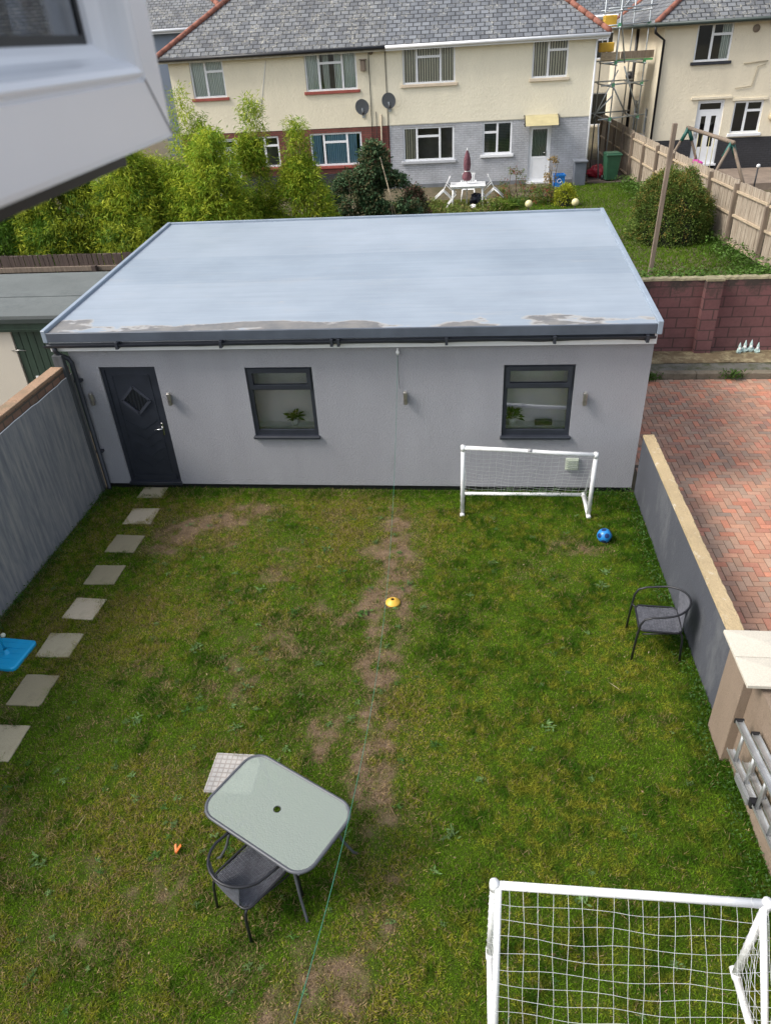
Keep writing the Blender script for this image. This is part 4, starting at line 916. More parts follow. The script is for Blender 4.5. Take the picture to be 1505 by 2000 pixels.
MB().tube([(-.02, .01, .62), (-.027, .014, .86)], .0145, 8).build('pole_grip', mat('yellow_grip', (.6, .6, .03), .5), SB)
sp = MB().lathe([(1e-4, -.03)]+[(.03*math.sin(math.pi*k/8), -.03*math.cos(math.pi*k/8)) for k in range(1, 8)]+[(1e-4, .03)], (-5.75, 6.12, .20), 12)
tag(sp.build('tennis_ball', mat('pale_felt', (.6, .62, .5), .9, .1), None), 'pale small ball hanging beside the blue game base', 'ball')
# orange dart scrap
od = MB(); 
for s in (-1, 1): od.add([(-2.602+s*.004, 3.53, .035), (-2.602+s*.034, 3.60, .05), (-2.602+s*.020, 3.615, .055), (-2.602, 3.565, .045), (-2.602+s*.004, 3.53, .05), (-2.602+s*.034, 3.60, .065), (-2.602+s*.020, 3.615, .07), (-2.602, 3.565, .06)], [(0, 1, 2, 3), (7, 6, 5, 4), (0, 4, 5, 1), (1, 5, 6, 2), (2, 6, 7, 3)])
tag(od.build('orange_toy_piece', mat('orange_plastic', (.75, .17, .02), .45, .05), None), 'small bright orange forked plastic toy piece lying on the lawn', 'toy piece')

# ------------------------------------------------------------------ open casement sash beside the camera
SH = thing('open_window_sash', 'white plastic window sash swung open, very close at top left', 'window sash', (-.27, .713, CAMZ-.0602))
SH.rotation_euler = (math.radians(.7), 0, math.radians(3.1))
ax, zb_, yf_, zt_2 = -.27, CAMZ-.0602, .713, CAMZ+.95
def sashframe(x0, x1, inset0, inset1, y0, y1, z0, z1):
    """rectangular ring lying in a plane of constant x; returns prism pieces with mitred corners"""
    m = MB(); o_ = [(y0+inset0, z0+inset0), (y1-inset0, z0+inset0), (y1-inset0, z1-inset0), (y0+inset0, z1-inset0)]; i_ = [(y0+inset1, z0+inset1), (y1-inset1, z0+inset1), (y1-inset1, z1-inset1), (y0+inset1, z1-inset1)]
    return m, o_, i_
sm = MB(); prof = [(-.070, .0), (-.004, .0), (-.001, .0015), (0, .005), (0, .0465), (-.0035, .0480), (-.0035, .0495), (.0005, .0508), (.0012, .0530), (-.001, .0570), (-.006, .0600), (-.013, .0625), (-.018, .0650), (-.021, .0690), (-.026, .0735), (-.034, .0745)]
cor = [(.04, zb_, 1, 1), (yf_, zb_, -1, 1), (yf_, zt_2, -1, -1), (.04, zt_2, 1, -1)]
vs = []
for (y, z, sy, sz) in cor:
    for dx, ins in prof: vs.append((ax+dx, y+sy*ins, z+sz*ins))
np_ = len(prof); fs = []
for k in range(4):
    j = (k+1) % 4
    for i in range(np_-1): fs.append((k*np_+i, j*np_+i, j*np_+i+1, k*np_+i+1))
sm.add(vs, fs); so_ = sm.build('frame', mat('glossy_white_upvc', (.90, .91, .94), .22, .02, 3), SH, fixn=False)
for (ya_, za_, yb_2, zb_2) in ((yf_, zb_, yf_-.0735, zb_+.0735),): MB().beam((ax+.0006, ya_-.004, za_+.004), (ax+.0006, yf_-.048, zb_+.048), .0012, .0008, (1, 0, 0)).build('mitre_seam', mat('seam_grey', (.30, .31, .34), .6), SH)
gy0, gy1, gz0, gz1 = .04+.074, yf_-.074, zb_+.074, zt_2-.074
MB().box(ax-.046, ax-.032, gy0, gy1, gz0, gz1).build('pane', glassmat('sash_glass', (.16, .17, .19), .10), SH)
MB().box(ax-.0335, ax-.0305, gy0, gy0+.006, gz0, gz1).box(ax-.0335, ax-.0305, gy1-.006, gy1, gz0, gz1).box(ax-.0335, ax-.0305, gy0+.006, gy1-.006, gz0, gz0+.006).build('glazing_gasket', M['black'], SH)
MB().box(ax-.065, ax-.05, .03, .715, CAMZ-.0812, zb_-.0005).build('seal', M['black'], SH)

# ------------------------------------------------------------------ houses beyond
GZ = 1.40
CURT = stripes('pale_curtain', (.5, .56, .5), (.9, .92, .86), 5, .9, 0, 3)
BLIND = stripes('vertical_blind', (.2, .19, .16), (.95, .88, .70), 3.4, .8, 0, .3)
BLUE = stripes('blue_curtain', (.14, .30, .40), (.45, .66, .78), 4, .9, 0, 3)
LEAD = stripes('leaded_pattern', (.09, .12, .11), (.35, .38, .34), 6, .7, 0, 8)
GREENB = stripes('slatted_blind', (.05, .07, .05), (.14, .16, .12), 6, .8, 2, .5)
PAT = {'L': [(0, .45, 0, 1), (.45, 1, 0, .70), (.45, 1, .70, 1)], 'R': [(.5, 1, 0, 1), (0, .5, 0, .68), (0, .5, .68, 1)], 'T': [(0, .27, 0, 1), (.27, .72, 0, .72), (.27, .72, .72, 1), (.72, 1, 0, 1)], 'S': [(0, 1, 0, 1)]}
def hwindow(root, x0, x1, z0, z1, Y, pat, sill=None, curtain=None, extent=None, side=False):
    rects = []; t = .062
    for a, b, c, d in PAT[pat]:
        rects.append((x0+(x1-x0)*a+(t if a == 0 else t*.62), x0+(x1-x0)*b-(t if b == 1 else t*.62), z0+(z1-z0)*c+(t if c == 0 else t*.62), z0+(z1-z0)*d-(t if d == 1 else t*.62)))
    ya, yb = (Y+.05, Y+.11)
    f = MB().slab(x0, x1, z0, z1, ya, yb, rects)
    for r_ in rects[1:2] if pat == 'T' else rects[:1]: pass
    wo = f.build('window', M['white'], root)
    pm = MB()
    for r_ in rects: pm.add([(r_[0], ya+.03, r_[2]), (r_[1], ya+.03, r_[2]), (r_[1], ya+.03, r_[3]), (r_[0], ya+.03, r_[3])], [(0, 1, 2, 3)])
    pm.build('pane', M['glass'], wo)
    if sill: MB().box(x0-.08, x1+.08, Y-.07, Y+.10, z0-.10, z0-.002).build('sill', M[sill] if isinstance(sill, str) else sill, wo, bevel=.008)
    if curtain:
        cm_ = MB(); ex = extent or [(0, 1)]
        for a, b in ex:
            n = 24; xa, xb = x0+(x1-x0)*a, x0+(x1-x0)*b; v = []
            for i in range(n+1): x = xa+(xb-xa)*i/n; yy = Y+.135+.014*math.sin(i*2.1); v += [(x, yy, z0), (x, yy, z1)]
            cm_.add(v, [(2*i, 2*i+2, 2*i+3, 2*i+1) for i in range(n)])
        cm_.build('curtain', curtain, wo)
    MB().add([(x0-.1, Y+1.4, z0-.1), (x1+.1, Y+1.4, z0-.1), (x1+.1, Y+1.4, z1+.1), (x0-.1, Y+1.4, z1+.1)], [(0, 1, 2, 3)]).build('room_backdrop', M['dark'], wo) if False else None
    return wo
YH = 30.6; EZ = 6.17; BZ = 3.62; PT = math.tan(math.radians(36))
def hip_tiles(root, p, q, rad=.09, step=.40):
    p, q = Vector(p), Vector(q); L = (q-p).length; d = (q-p)/L; n = int(L/step); m = MB()
    for i in range(n): a = p+d*(i*step); m.tube([a, a+d*(step*1.02)], [rad*1.03, rad*.98], 8)
    m.build('ridge_tiles', M['terracotta'], root)
def house_half(name, label, x0, x1, lower, mat_up, slate, hipleft, wins, doors, depth=8.2):
    H_ = thing(name, label, 'house', ((x0+x1)/2, YH, GZ))
    holes = [w[:4] for w in wins]; dh = [d[:4] for d in doors]
    up = MB().slab(x0, x1, BZ, EZ-.05, YH, YH+.25, [h for h in holes if h[2] > BZ]); ye = YH+depth
    low_ext = MB().slab(x0, x1, GZ, BZ-.004, YH+.012, YH+.25, [h for h in holes if h[2] < BZ]+dh)
    for m_, za, zb2 in ((low_ext, GZ, BZ-.004), (up, BZ, EZ-.05)):
        if hipleft: m_.box(x0, x0+.25, YH+.25, ye, za, zb2)
        else: m_.box(x1-.25, x1, YH+.25, ye, za, zb2)
        m_.box(x0+.25 if hipleft else x0, x1 if hipleft else x1-.25, ye-.25, ye, za, zb2)
    up.build('upper_wall', mat_up, H_); low_ext.build('lower_wall', lower, H_)
    MB().box(x0+.26, x1-.26, YH+1.2, YH+1.25, GZ, EZ-.1).box(x0+.26, x1-.26, YH+.26, YH+1.2, 3.62, 3.7).build('window_backing', mat('dim_room_wall', (.30, .28, .24), .9, .3, 1.5), H_)
    # roof: front slope with hip at the outer end
    ov = .35; ex0 = x0-ov if hipleft else x0; ex1 = x1 if hipleft else x1+ov; yb = YH-.3; half = (depth+.6)/2; zr = EZ+PT*half
    rm = MB(); ym = yb+half; yr = yb+2*half
    if hipleft: f_, bk, sd_ = [(ex0, yb, EZ), (ex1, yb, EZ), (ex1, ym, zr), (ex0+half, ym, zr)], [(ex1, yr, EZ), (ex0, yr, EZ), (ex0+half, ym, zr), (ex1, ym, zr)], [(ex0, yr, EZ), (ex0, yb, EZ), (ex0+half, ym, zr)]
    else: f_, bk, sd_ = [(ex0, yb, EZ), (ex1, yb, EZ), (ex1-half, ym, zr), (ex0, ym, zr)], [(ex1, yr, EZ), (ex0, yr, EZ), (ex0, ym, zr), (ex1-half, ym, zr)], [(ex1, yb, EZ), (ex1, yr, EZ), (ex1-half, ym, zr)]
    rm.add(f_, [(0, 1, 2, 3)]); rm.add(bk, [(0, 1, 2, 3)]); rm.add(sd_, [(0, 1, 2)])
    rm.build('roof', slate, H_)
    fa = MB(); fa.box(ex0, ex1, yb+.03, yb+.055, EZ-.17, EZ-.012).box(ex0, ex1, yb+.055, YH, EZ-.12, EZ-.09)
    if hipleft: fa.box(ex0, ex0+.03, yb+.056, yr, EZ-.17, EZ-.012)
    else: fa.box(ex1-.03, ex1, yb+.056, yr, EZ-.17, EZ-.012).box(x1, ex1-.03, yb+.056, yr, EZ-.12, EZ-.09)
    fa.build('fascia', M['white'] if not hipleft else mat('grimy_cream_fascia', (.46, .43, .35), .7, .2, 6), H_)
    if hipleft: hip_tiles(H_, (ex0, yb, EZ+.03), (ex0+half, ym, zr+.05))
    else: hip_tiles(H_, (ex1, yb, EZ+.03), (ex1-half, ym, zr+.05))
    hip_tiles(H_, (ex0+half, ym, zr+.05), (ex1, ym, zr+.05)) if hipleft else hip_tiles(H_, (ex0, ym, zr+.05), (ex1-half, ym, zr+.05))
    gt = MB(); gt.tube([(ex0, yb-.04, EZ-.055), (ex1, yb-.04, EZ-.055)], .058, 10)
    gt.build('gutter', M['black'] if hipleft else M['white'], H_)
    for w_ in wins: hwindow(H_, *w_[:4], YH, *w_[4:])
    return H_
XP = -3.07
HL = house_half('semi_detached_house', 'cream upper storey house with red brown brick below and red sills behind bamboo', -11.30, XP-.003, M['redbrick'], M['cream'], M['slate_old'], True,
  [(-10.5, -9.2, 4.83, 6.04, 'L', 'redsill', CURT), (-6.12, -4.18, 4.86, 6.08, 'T', 'redsill', CURT, [(0, .30), (.34, .46), (.56, 1)]), (-6.18, -4.16, 2.32, 3.46, 'T', 'redsill', BLUE, [(0, .22), (.3, .9), (.94, 1)]), (-8.46, -7.42, 2.36, 3.44, 'L', 'redsill', None)],
  [(-10.05, -9.05, GZ, 3.42)])
HR = house_half('semi_detached_house', 'cream and grey brick house with white back door and plastic table outside', XP+.003, 4.40, M['greybrick'], render_wall('clean_cream_roughcast', (.80, .74, .58), .05, 1.0, 11, (.55, .47, .30), (.66, .9)), M['slate'], False,
  [(-2.50, -.58, 4.92, 6.08, 'T', mat('pale_pink_sill', (.66, .54, .40), .7, .08), BLIND, [(0, 1)]), (2.16, 3.42, 4.90, 6.10, 'L', mat('pale_cream_sill', (.66, .56, .42), .7, .08), BLIND, [(0, 1)]), (-2.56, -.62, 2.36, 3.52, 'T', mat('grey_sill', (.45, .46, .48), .7, .06), BLIND, [(0, .25)]), (.46, 1.55, 2.48, 3.58, 'R', M['white'], GREENB, [(0, 1)])],
  [(2.19, 3.0, GZ, 3.40)])
def hdoor(root, x0, x1, z0, z1, Y, kind):
    f = MB().slab(x0, x1, z0, z1, Y+.06, Y+.13, [(x0+.06, x1-.06, z0+.08, z1-.06)]); f.box(x0-.04, x1+.04, Y-.05, Y+.06, z0, z0+.07)
    d_ = f.build('door_frame', M['white'], root)
    a, b = x0+.065, x1-.065; zz0, zz1 = z0+.085, z1-.065
    if kind == 'half': holes = [(a+.07, b-.07, zz0+(zz1-zz0)*.46, zz1-.08)]
    else: holes = [(a+.14, (a+b)/2-.09, zz0+.55, zz1-.45), ((a+b)/2+.09, b-.14, zz0+.55, zz1-.45), (a+.04, b-.04, zz1-.24, zz1-.04)]
    lf = MB().slab(a, b, zz0, zz1, Y+.075, Y+.115, holes); 
    if kind == 'half':
        for q in ((a+.07, b-.07, zz0+.12, zz0+.80),): lf.slab(q[0], q[1], q[2], q[3], Y+.068, Y+.074, [(q[0]+.02, q[1]-.02, q[2]+.02, q[3]-.02)])
    l_ = lf.build('door', M['white'], root)
    pm = MB()
    for h in holes: pm.add([(h[0], Y+.095, h[2]), (h[1], Y+.095, h[2]), (h[1], Y+.095, h[3]), (h[0], Y+.095, h[3])], [(0, 1, 2, 3)])
    pm.build('pane', M['glass'], l_)
    if kind == 'half':
        h = holes[0]; MB().box(h[0], h[1], Y+.13, Y+.135, h[2], h[3]).build('curtain', LEAD, l_)
    hx = b-.08 if kind == 'half' else a+.07
    MB().box(hx-.015, hx+.015, Y+.06, Y+.074, zz0+.85, zz0+1.05).tube([(hx, Y+.05, zz0+.97), (hx-.09, Y+.05, zz0+.97)], .012, 6).build('handle', M['steel'], l_)
hdoor(HR, 2.19, 3.0, GZ, 3.40, YH, 'half'); hdoor(HL, -10.05, -9.05, GZ, 3.42, YH, 'twin')
# red brick sliver between the white panels, plinths
MB().box(-11.30, XP-.01, YH-.02, YH+.011, GZ, GZ+.62).build('plinth', M['blackbrick'], HL)
MB().box(XP+.01, 2.15, YH-.03, YH+.011, GZ, GZ+.14).box(3.04, 4.40, YH-.03, YH+.011, GZ, GZ+.1).build('plinth', mat('dark_grey_plinth', (.16, .17, .18), .8), HR)
MB().box(XP+.0, 4.40, YH-.006, YH+.011, BZ-.012, BZ+.02).build('render_drip', mat('grey_cream_drip', (.5, .47, .38), .8), HR)
# door canopy
cn = MB(); n = 8; x0, x1 = 1.98, 3.20; v = []
for i in range(n+1): a = i/n; v += [(x0, YH-.72*a, 3.74-.30*a**1.8), (x1, YH-.72*a, 3.74-.30*a**1.8)]
cn.add(v, [(2*i, 2*i+2, 2*i+3, 2*i+1) for i in range(n)], True)
cn.build('canopy', mat('yellowed_canopy_sheet', (.46, .40, .22), .4, .1), HR)
cb_ = MB()
for xx in (1.98, 3.20): cb_.tube([(xx, YH-.72*i/n, 3.73-.30*(i/n)**1.8) for i in range(n+1)], .022, 6); cb_.tube([(xx, YH, 3.44), (xx, YH-.6, 3.52)], .018, 6)
cb_.split('canopy_bracket', M['black'], HR)
MB().tube([(4.36, YH-.05, EZ-.1), (4.36, YH-.05, GZ)], .035, 8).build('downpipe', M['white'], HR)
# bathroom bits: pipes and cables between the halves
pc = MB(); pc.tube([(-3.72, YH-.02, 6.0), (-3.74, YH-.02, GZ+.8)], .012, 5).tube([(-3.12, YH-.02, 6.0), (-3.10, YH-.02, GZ+.3)], .012, 5).tube([(-3.55, YH-.02, 4.1), (-3.56, YH-.02, GZ+.9)], .012, 5); pc.split('cable', M['black'], HL)
MB().tube([(-3.36, YH-.04, 4.0), (-3.38, YH-.04, 3.0), (-3.38, YH-.06, 2.0)], .03, 8).build('waste_pipe', mat('cream_pipe', (.5, .42, .3), .6), HL)
MB().tube([(-7.55, YH-.01, 5.9), (-8.0, YH-.01, 4.2)], .010, 5).build('loose_cable', M['white'], HL)
for (x, z, lb) in ((-4.02, 4.30, 'grey satellite dish on the left, lower of the two on the cream wall'), (-3.02, 4.46, 'grey satellite dish on the right, higher of the two on the cream wall')):
    o = thing('satellite_dish', lb, 'satellite dish', (x, YH-.3, z), 0, 'satellite dishes between the two house halves', local=True)
    pr = [(max(r_, 1e-4), .28*r_*r_*1.0) for r_ in np.linspace(0, .26, 8)]; dsh = MB().lathe(pr, (0, 0, 0), 24)
    rot = Matrix.Rotation(math.radians(112), 3, 'X') @ Matrix.Rotation(0, 3, 'Z'); dsh.v = [tuple(rot @ Vector((p[0], p[1]*1.12, p[2]))) for p in dsh.v]
    ds = dsh.build('dish', mat('grey_mesh_dish', (.15, .165, .185), .6, .1, 20), o)
    MB().tube([(0, .27, -.28), (0, .06, -.22), (0, .0, -.05)], .02, 8).box(-.06, .06, .27, .299, -.38, -.2).build('bracket', M['galv'], o)
    MB().tube([(0, -.02, -.30), (.06, -.30, -.20)], .014, 6).tube([(.06, -.30, -.22), (.06, -.27, -.15)], .04, 8).build('receiver_arm', M['black'], o)
bh = thing('boiler_flue', 'small brown box under a round vent beside the upper red sill window', 'flue', (-3.92, YH, 5.6))
MB().box(-4.02, -3.84, YH-.2, YH-.001, 5.42, 5.76).box(-4.06, -3.80, YH-.24, YH-.001, 5.762, 5.80).build('box', M['wood'], bh, bevel=.02)
MB().tube([(-3.64, YH-.03, 6.0), (-3.64, YH-.001, 6.0)], .09, 16).build('round_vent', mat('dusty_vent', (.22, .18, .14), .8), bh)
# grey timber planter / bench and dark clutter under left house window
PLN = MB().box(-5.0, -3.9, YH-.9, YH-.5, 1.95, 2.02).box(-5.0, -3.9, YH-.88, YH-.84, 1.72, 1.9).box(-4.95, -4.88, YH-.9, YH-.5, GZ, 1.95).box(-4.0, -3.93, YH-.9, YH-.5, GZ, 1.95); tag(PLN.build('timber_bench', M['wood'], None), 'weathered grey timber bench against brick wall under the blue curtained window', 'bench')

# right hand house
H2 = thing('cream_house', 'cream rendered house with black brick base and black sills at top right', 'house', (11, 30.9, GZ))
Y2 = 30.9; e2 = 6.32
w2 = [(7.80, 9.02, 5.12, 6.26), (9.50, 10.52, 2.80, 3.84), (12.2, 13.4, 5.12, 6.26), (12.0, 13.4, 2.8, 3.84)]; d2 = (8.22, 9.16, 1.75, 3.92)
wl2 = MB().slab(6.72, 17, 2.66, e2, Y2, Y2+.25, w2+[d2]); wl2.slab(Y2+.25, 42, GZ, e2, 6.72, 6.95, [(32.1, 32.75, 2.75, 3.65), (33.8, 35.0, 2.3, 3.8)], axis='x')
wl2.box(6.95, 17, 41.75, 42, GZ, e2); wl2.build('wall', M['cream2'], H2)
MB().slab(6.72, 17, GZ, 2.655, Y2-.02, Y2+.25, [(d2[0], d2[1], GZ+.2, 3)]).build('base_wall', M['blackbrick'], H2)
MB().box(6.96, 17, Y2+1.6, Y2+1.65, GZ, e2).box(7.6, 7.65, Y2+1.7, 41.7, GZ, e2).build('window_backing', M['dark'], H2)  # backing added behind the panes, darkness of the unlit rooms put into its colour
dsill = mat('black_painted_sill', (.025, .027, .035), .5, .1)
hwindow(H2, *w2[0], Y2, 'L', dsill, CURT, [(.72, 1)]); hwindow(H2, *w2[1], Y2, 'L', M['white'], None); hwindow(H2, *w2[2], Y2, 'L', dsill, CURT); hwindow(H2, *w2[3], Y2, 'L', dsill, None)
hdoor(H2, *d2, Y2, 'twin')
MB().box(7.95, 9.35, Y2-.06, Y2-.001, 3.95, 4.02).box(9.4, 10.6, Y2-.05, Y2-.001, 3.86, 3.93).split('render_hood', M['cream2'], H2)
for (ya, yb_, za, zb3) in ((32.1, 32.75, 2.75, 3.65), (33.8, 35.0, 2.3, 3.8)):
    f = MB().slab(ya, yb_, za, zb3, 6.77, 6.83, [(ya+.06, yb_-.06, za+.06, za+(zb3-za)*.62), (ya+.06, yb_-.06, za+(zb3-za)*.66, zb3-.06)], axis='x'); wo = f.build('window', M['white'], H2)
    MB().box(6.79, 6.80, ya+.06, yb_-.06, za+.06, zb3-.06).build('pane', M['glass'], wo); MB().box(6.64, 6.76, ya-.05, yb_+.05, za-.06, za-.002).build('sill', M['white'], wo)
hy = 5.6; yb2 = Y2-.35; xr = 6.72-.4; z2 = e2+.03; top = z2+PT*hy
rm = MB(); rm.add([(xr, yb2, z2), (18, yb2, z2), (18, yb2+hy, top), (xr+hy, yb2+hy, top)], [(0, 1, 2, 3)]); rm.add([(xr, yb2+2*hy, z2), (xr, yb2, z2), (xr+hy, yb2+hy, top)], [(0, 1, 2)]); rm.add([(18, yb2+2*hy, z2), (xr, yb2+2*hy, z2), (xr+hy, yb2+hy, top), (18, yb2+hy, top)], [(0, 1, 2, 3)])
rm.build('roof', M['slate_old'], H2); hip_tiles(H2, (xr, yb2, z2+.03), (xr+hy, yb2+hy, top+.04)); hip_tiles(H2, (xr, yb2+2*hy, z2+.03), (xr+hy, yb2+hy, top+.04))
MB().tube([(xr-.04, yb2-.04, z2-.05), (18, yb2-.04, z2-.05)], .06, 8).tube([(xr-.04, yb2-.04, z2-.05), (xr-.04, yb2+2*hy, z2-.05)], .06, 8).build('gutter', mat('dark_green_gutter', (.03, .045, .04), .5), H2)
MB().box(xr, 18, yb2+.03, yb2+.055, z2-.14, z2-.012).box(xr, 18, yb2+.055, Y2, z2-.10, z2-.08).box(xr, xr+.03, yb2+.056, 42, z2-.14, z2-.012).box(xr+.03, 6.72, yb2+.056, 42, z2-.10, z2-.08).build('soffit', mat('grubby_soffit', (.35, .32, .24), .8), H2)
pp = MB(); pp.tube([(xr-.02, yb2, z2-.1), (xr+.0, yb2+.05, z2-.28), (6.70, Y2-.07, z2-.52), (6.70, Y2-.07, 1.6)], .045, 8); pp.tube([(6.66, 35.6, z2), (6.66, 35.6, 1.5)], .06, 8); pp.tube([(6.6, 36.0, 4.6), (6.6, 35.7, 4.55)], .17, 10); pp.split('downpipe', M['black'], H2)
MB().tube([(10.35, Y2-.03, 5.05), (9.55, Y2-.03, 5.0)], .018, 5).tube([(10.3, Y2-.03, 4.95), (10.05, Y2-.03, 4.9), (9.95, Y2-.03, 4.3), (9.4, Y2-.03, 4.25)], .014, 5).split('wall_pipe', mat('cream_painted_pipe', (.42, .36, .25), .7), H2)
MB().tube([(9.75, Y2-.03, 6.02), (9.75, Y2, 6.02)], .12, 14).build('round_vent', mat('dusty_vent2', (.25, .2, .15), .8), H2); MB().tube([(10.3, Y2-.06, 6.15), (10.3, Y2, 6.15)], .1, 14).build('dark_vent', M['black'], H2)
MB().tube([(10.95, Y2-.1, 3.3), (10.95, Y2, 3.3)], .17, 14).build('lamp_cover', mat('cream_round_cover', (.55, .46, .3), .6), H2)
# neighbour steps and slab outside
tag(MB().box(9.3, 14, 27.5, 30.85, 1.40, 1.62).box(7.9, 9.299, 30.0, 30.85, 1.4, 1.6).build('patio', mat('brown_patio_slab', (.22, .17, .13), .9, .2, 4)), kind='structure')

# farther houses
def far_house(name, label, x0, x1, y, depth, gz, ez, wallm, roofm, pitch=36, wins=()):
    H_ = thing(name, label, 'house', ((x0+x1)/2, y, gz)); ov = .35; half = (depth+2*ov)/2; tp = math.tan(math.radians(pitch))
    b_ = MB().slab(x0, x1, gz, ez, y, y+.25, [w_[:4] for w_ in wins]); b_.box(x0, x0+.25, y+.25, y+depth, gz, ez).box(x1-.25, x1, y+.25, y+depth, gz, ez).box(x0+.25, x1-.25, y+depth-.25, y+depth, gz, ez); b_.build('wall', wallm, H_)
    MB().box(x0+.3, x1-.3, y+1.2, y+1.25, gz, ez).build('window_backing', M['dark'], H_)  # added near-black sheet, its colour stands in for the dark room
    a, b, c, d = x0-ov, x1+ov, y-ov, y+depth+ov; ym = (c+d)/2; zr = ez+half*tp; r_ = MB()
    L_ = min(half, (b-a)/2)
    r_.add([(a, c, ez), (b, c, ez), (b-L_, ym, zr), (a+L_, ym, zr)], [(0, 1, 2, 3)]).add([(b, c, ez), (b, d, ez), (b-L_, ym, zr)], [(0, 1, 2)]).add([(a, d, ez), (a, c, ez), (a+L_, ym, zr)], [(0, 1, 2)]).add([(b, d, ez), (a, d, ez), (a+L_, ym, zr), (b-L_, ym, zr)], [(0, 1, 2, 3)])
    r_.build('roof', roofm, H_); hip_tiles(H_, (a, c, ez), (a+L_, ym, zr+.03), .14, .4); hip_tiles(H_, (b, c, ez), (b-L_, ym, zr+.03), .14, .4)
    MB().tube([(a, c-.05, ez-.06), (b, c-.05, ez-.06)], .07, 8).build('gutter', M['white'], H_); MB().box(a, b, c+.01, c+.04, ez-.2, ez-.02).build('fascia', M['white'], H_)
    for w_ in wins: hwindow(H_, *w_[:4], y, *w_[4:])
    return H_
bluew = render_wall('blue_grey_render', (.22, .26, .32), .06, .4, 20)
far_house('far_house', 'distant blue grey house with slate roof glimpsed between window sash and cream house', -23.5, -12.6, 45, 8, 1.4, 7.5, bluew, M['slate_old'], 36, [(-15.6, -14.4, 6.0, 7.2, 'L', None, None)])
far_house('far_house', 'distant pale house with dark windows in the gap behind the scaffolding', 5.0, 15.5, 50, 8, 1.4, 7.0, M['cream2'], M['slate'], 36, [(6.3, 8.3, 4.9, 6.2, 'T', None, None), (5.6, 9.0, 1.5, 3.2, 'S', None, None)])
far_house('far_house', 'slate roofed house farther left, seen through and beside the open window sash', -28, -15.2, 31, 8.2, 1.4, 6.2, M['cream'], M['slate_old'], 36, [(-17.5, -16.2, 4.9, 6.0, 'L', None, None)])
far_house('far_house', 'distant white house behind the dark tree at the top edge', -2.0, 8, 66, 8, 1.4, 9.0, M['cream'], M['slate'], 30, [(4.2, 5.6, 6.8, 8.2, 'L', None, None)])

# ------------------------------------------------------------------ timber fence on the right
FN = thing('panel_fence', 'weathered timber panel fence with posts running along the back lawn', 'fence', (6.4, 24, GZ))
def fpt(t):   # polyline in plan
    P_ = [(6.95, 15.97), (6.62, 19.0), (6.42, 22.0), (6.25, 26.0), (6.08, 30.5), (6.0, 38.0)]
    s_ = [0]
    for i in range(len(P_)-1): s_.append(s_[-1]+math.hypot(P_[i+1][0]-P_[i][0], P_[i+1][1]-P_[i][1]))
    t = max(0, min(t, s_[-1]))
    for i in range(len(P_)-1):
        if t <= s_[i+1]: f = (t-s_[i])/(s_[i+1]-s_[i]); return (P_[i][0]+(P_[i+1][0]-P_[i][0])*f, P_[i][1]+(P_[i+1][1]-P_[i][1])*f)
    return P_[-1]
s0 = 0.25; k = 0
M['fence_board'] = mat('grey_brown_fence_board', (.42, .31, .21), .88, .35, 3.5, bmp=.5, bs=28, stretch=(7, 7, .5), col2=(.50, .43, .34))
while s0 < 21.5:
    L = 1.83; a, b = fpt(s0), fpt(s0+L-.1); zt3 = 2.93+.012*k+random.uniform(-.01, .01)
    d = Vector((b[0]-a[0], b[1]-a[1], 0)).normalized(); nrm_ = Vector((-d.y, d.x, 0))  # toward the lawn (-x)
    pb = MB(); tt_ = 0; LL = math.hypot(b[0]-a[0], b[1]-a[1])
    while tt_ < LL-.05:
        p = Vector((a[0], a[1], 0))+d*tt_; q = p+d*.108; o2 = nrm_*(-.012); th = nrm_*(.014+.008*(int(tt_/.1) % 2)); zz = zt3+random.uniform(-.012, .012)
        pb.add([p+o2+Vector((0, 0, GZ+.06)), q+o2+Vector((0, 0, GZ+.06)), q+o2+th+Vector((0, 0, GZ+.06)), p+o2+th+Vector((0, 0, GZ+.06)), p+o2+Vector((0, 0, zz)), q+o2+Vector((0, 0, zz)), q+o2+th+Vector((0, 0, zz)), p+o2+th+Vector((0, 0, zz))], [(0, 3, 2, 1), (4, 5, 6, 7), (0, 1, 5, 4), (1, 2, 6, 5), (2, 3, 7, 6), (3, 0, 4, 7)]); tt_ += .115
    pn = pb.build('panel', M['fence_board'], FN, fixn=True)
    rl = MB()
    for zz in (GZ+.12, GZ+.78, zt3-.22): rl.beam(Vector((a[0], a[1], zz))+nrm_*.035, Vector((b[0], b[1], zz))+nrm_*.035, .045, .05)
    rl.split('rail', M['woodrail'], pn)
    pp_ = fpt(s0+L-.05); pz = zt3-.04 if k % 3 else zt3-.22
    MB().box(pp_[0]-.11, pp_[0]-.01, pp_[1]-.05, pp_[1]+.05, GZ-.1, pz).build('post', M['wood'], FN, bevel=.006)
    s0 += L; k += 1
# leaning wooden pole
o = MB().beam((4.10, 17.1, 1.35), (4.16, 17.1, 4.53), .09, .09, (0, 1, 0)).build('wooden_pole', M['wood'], None, bevel=.006); tag(o, 'tall grey square timber pole standing behind the maroon wall', 'pole')

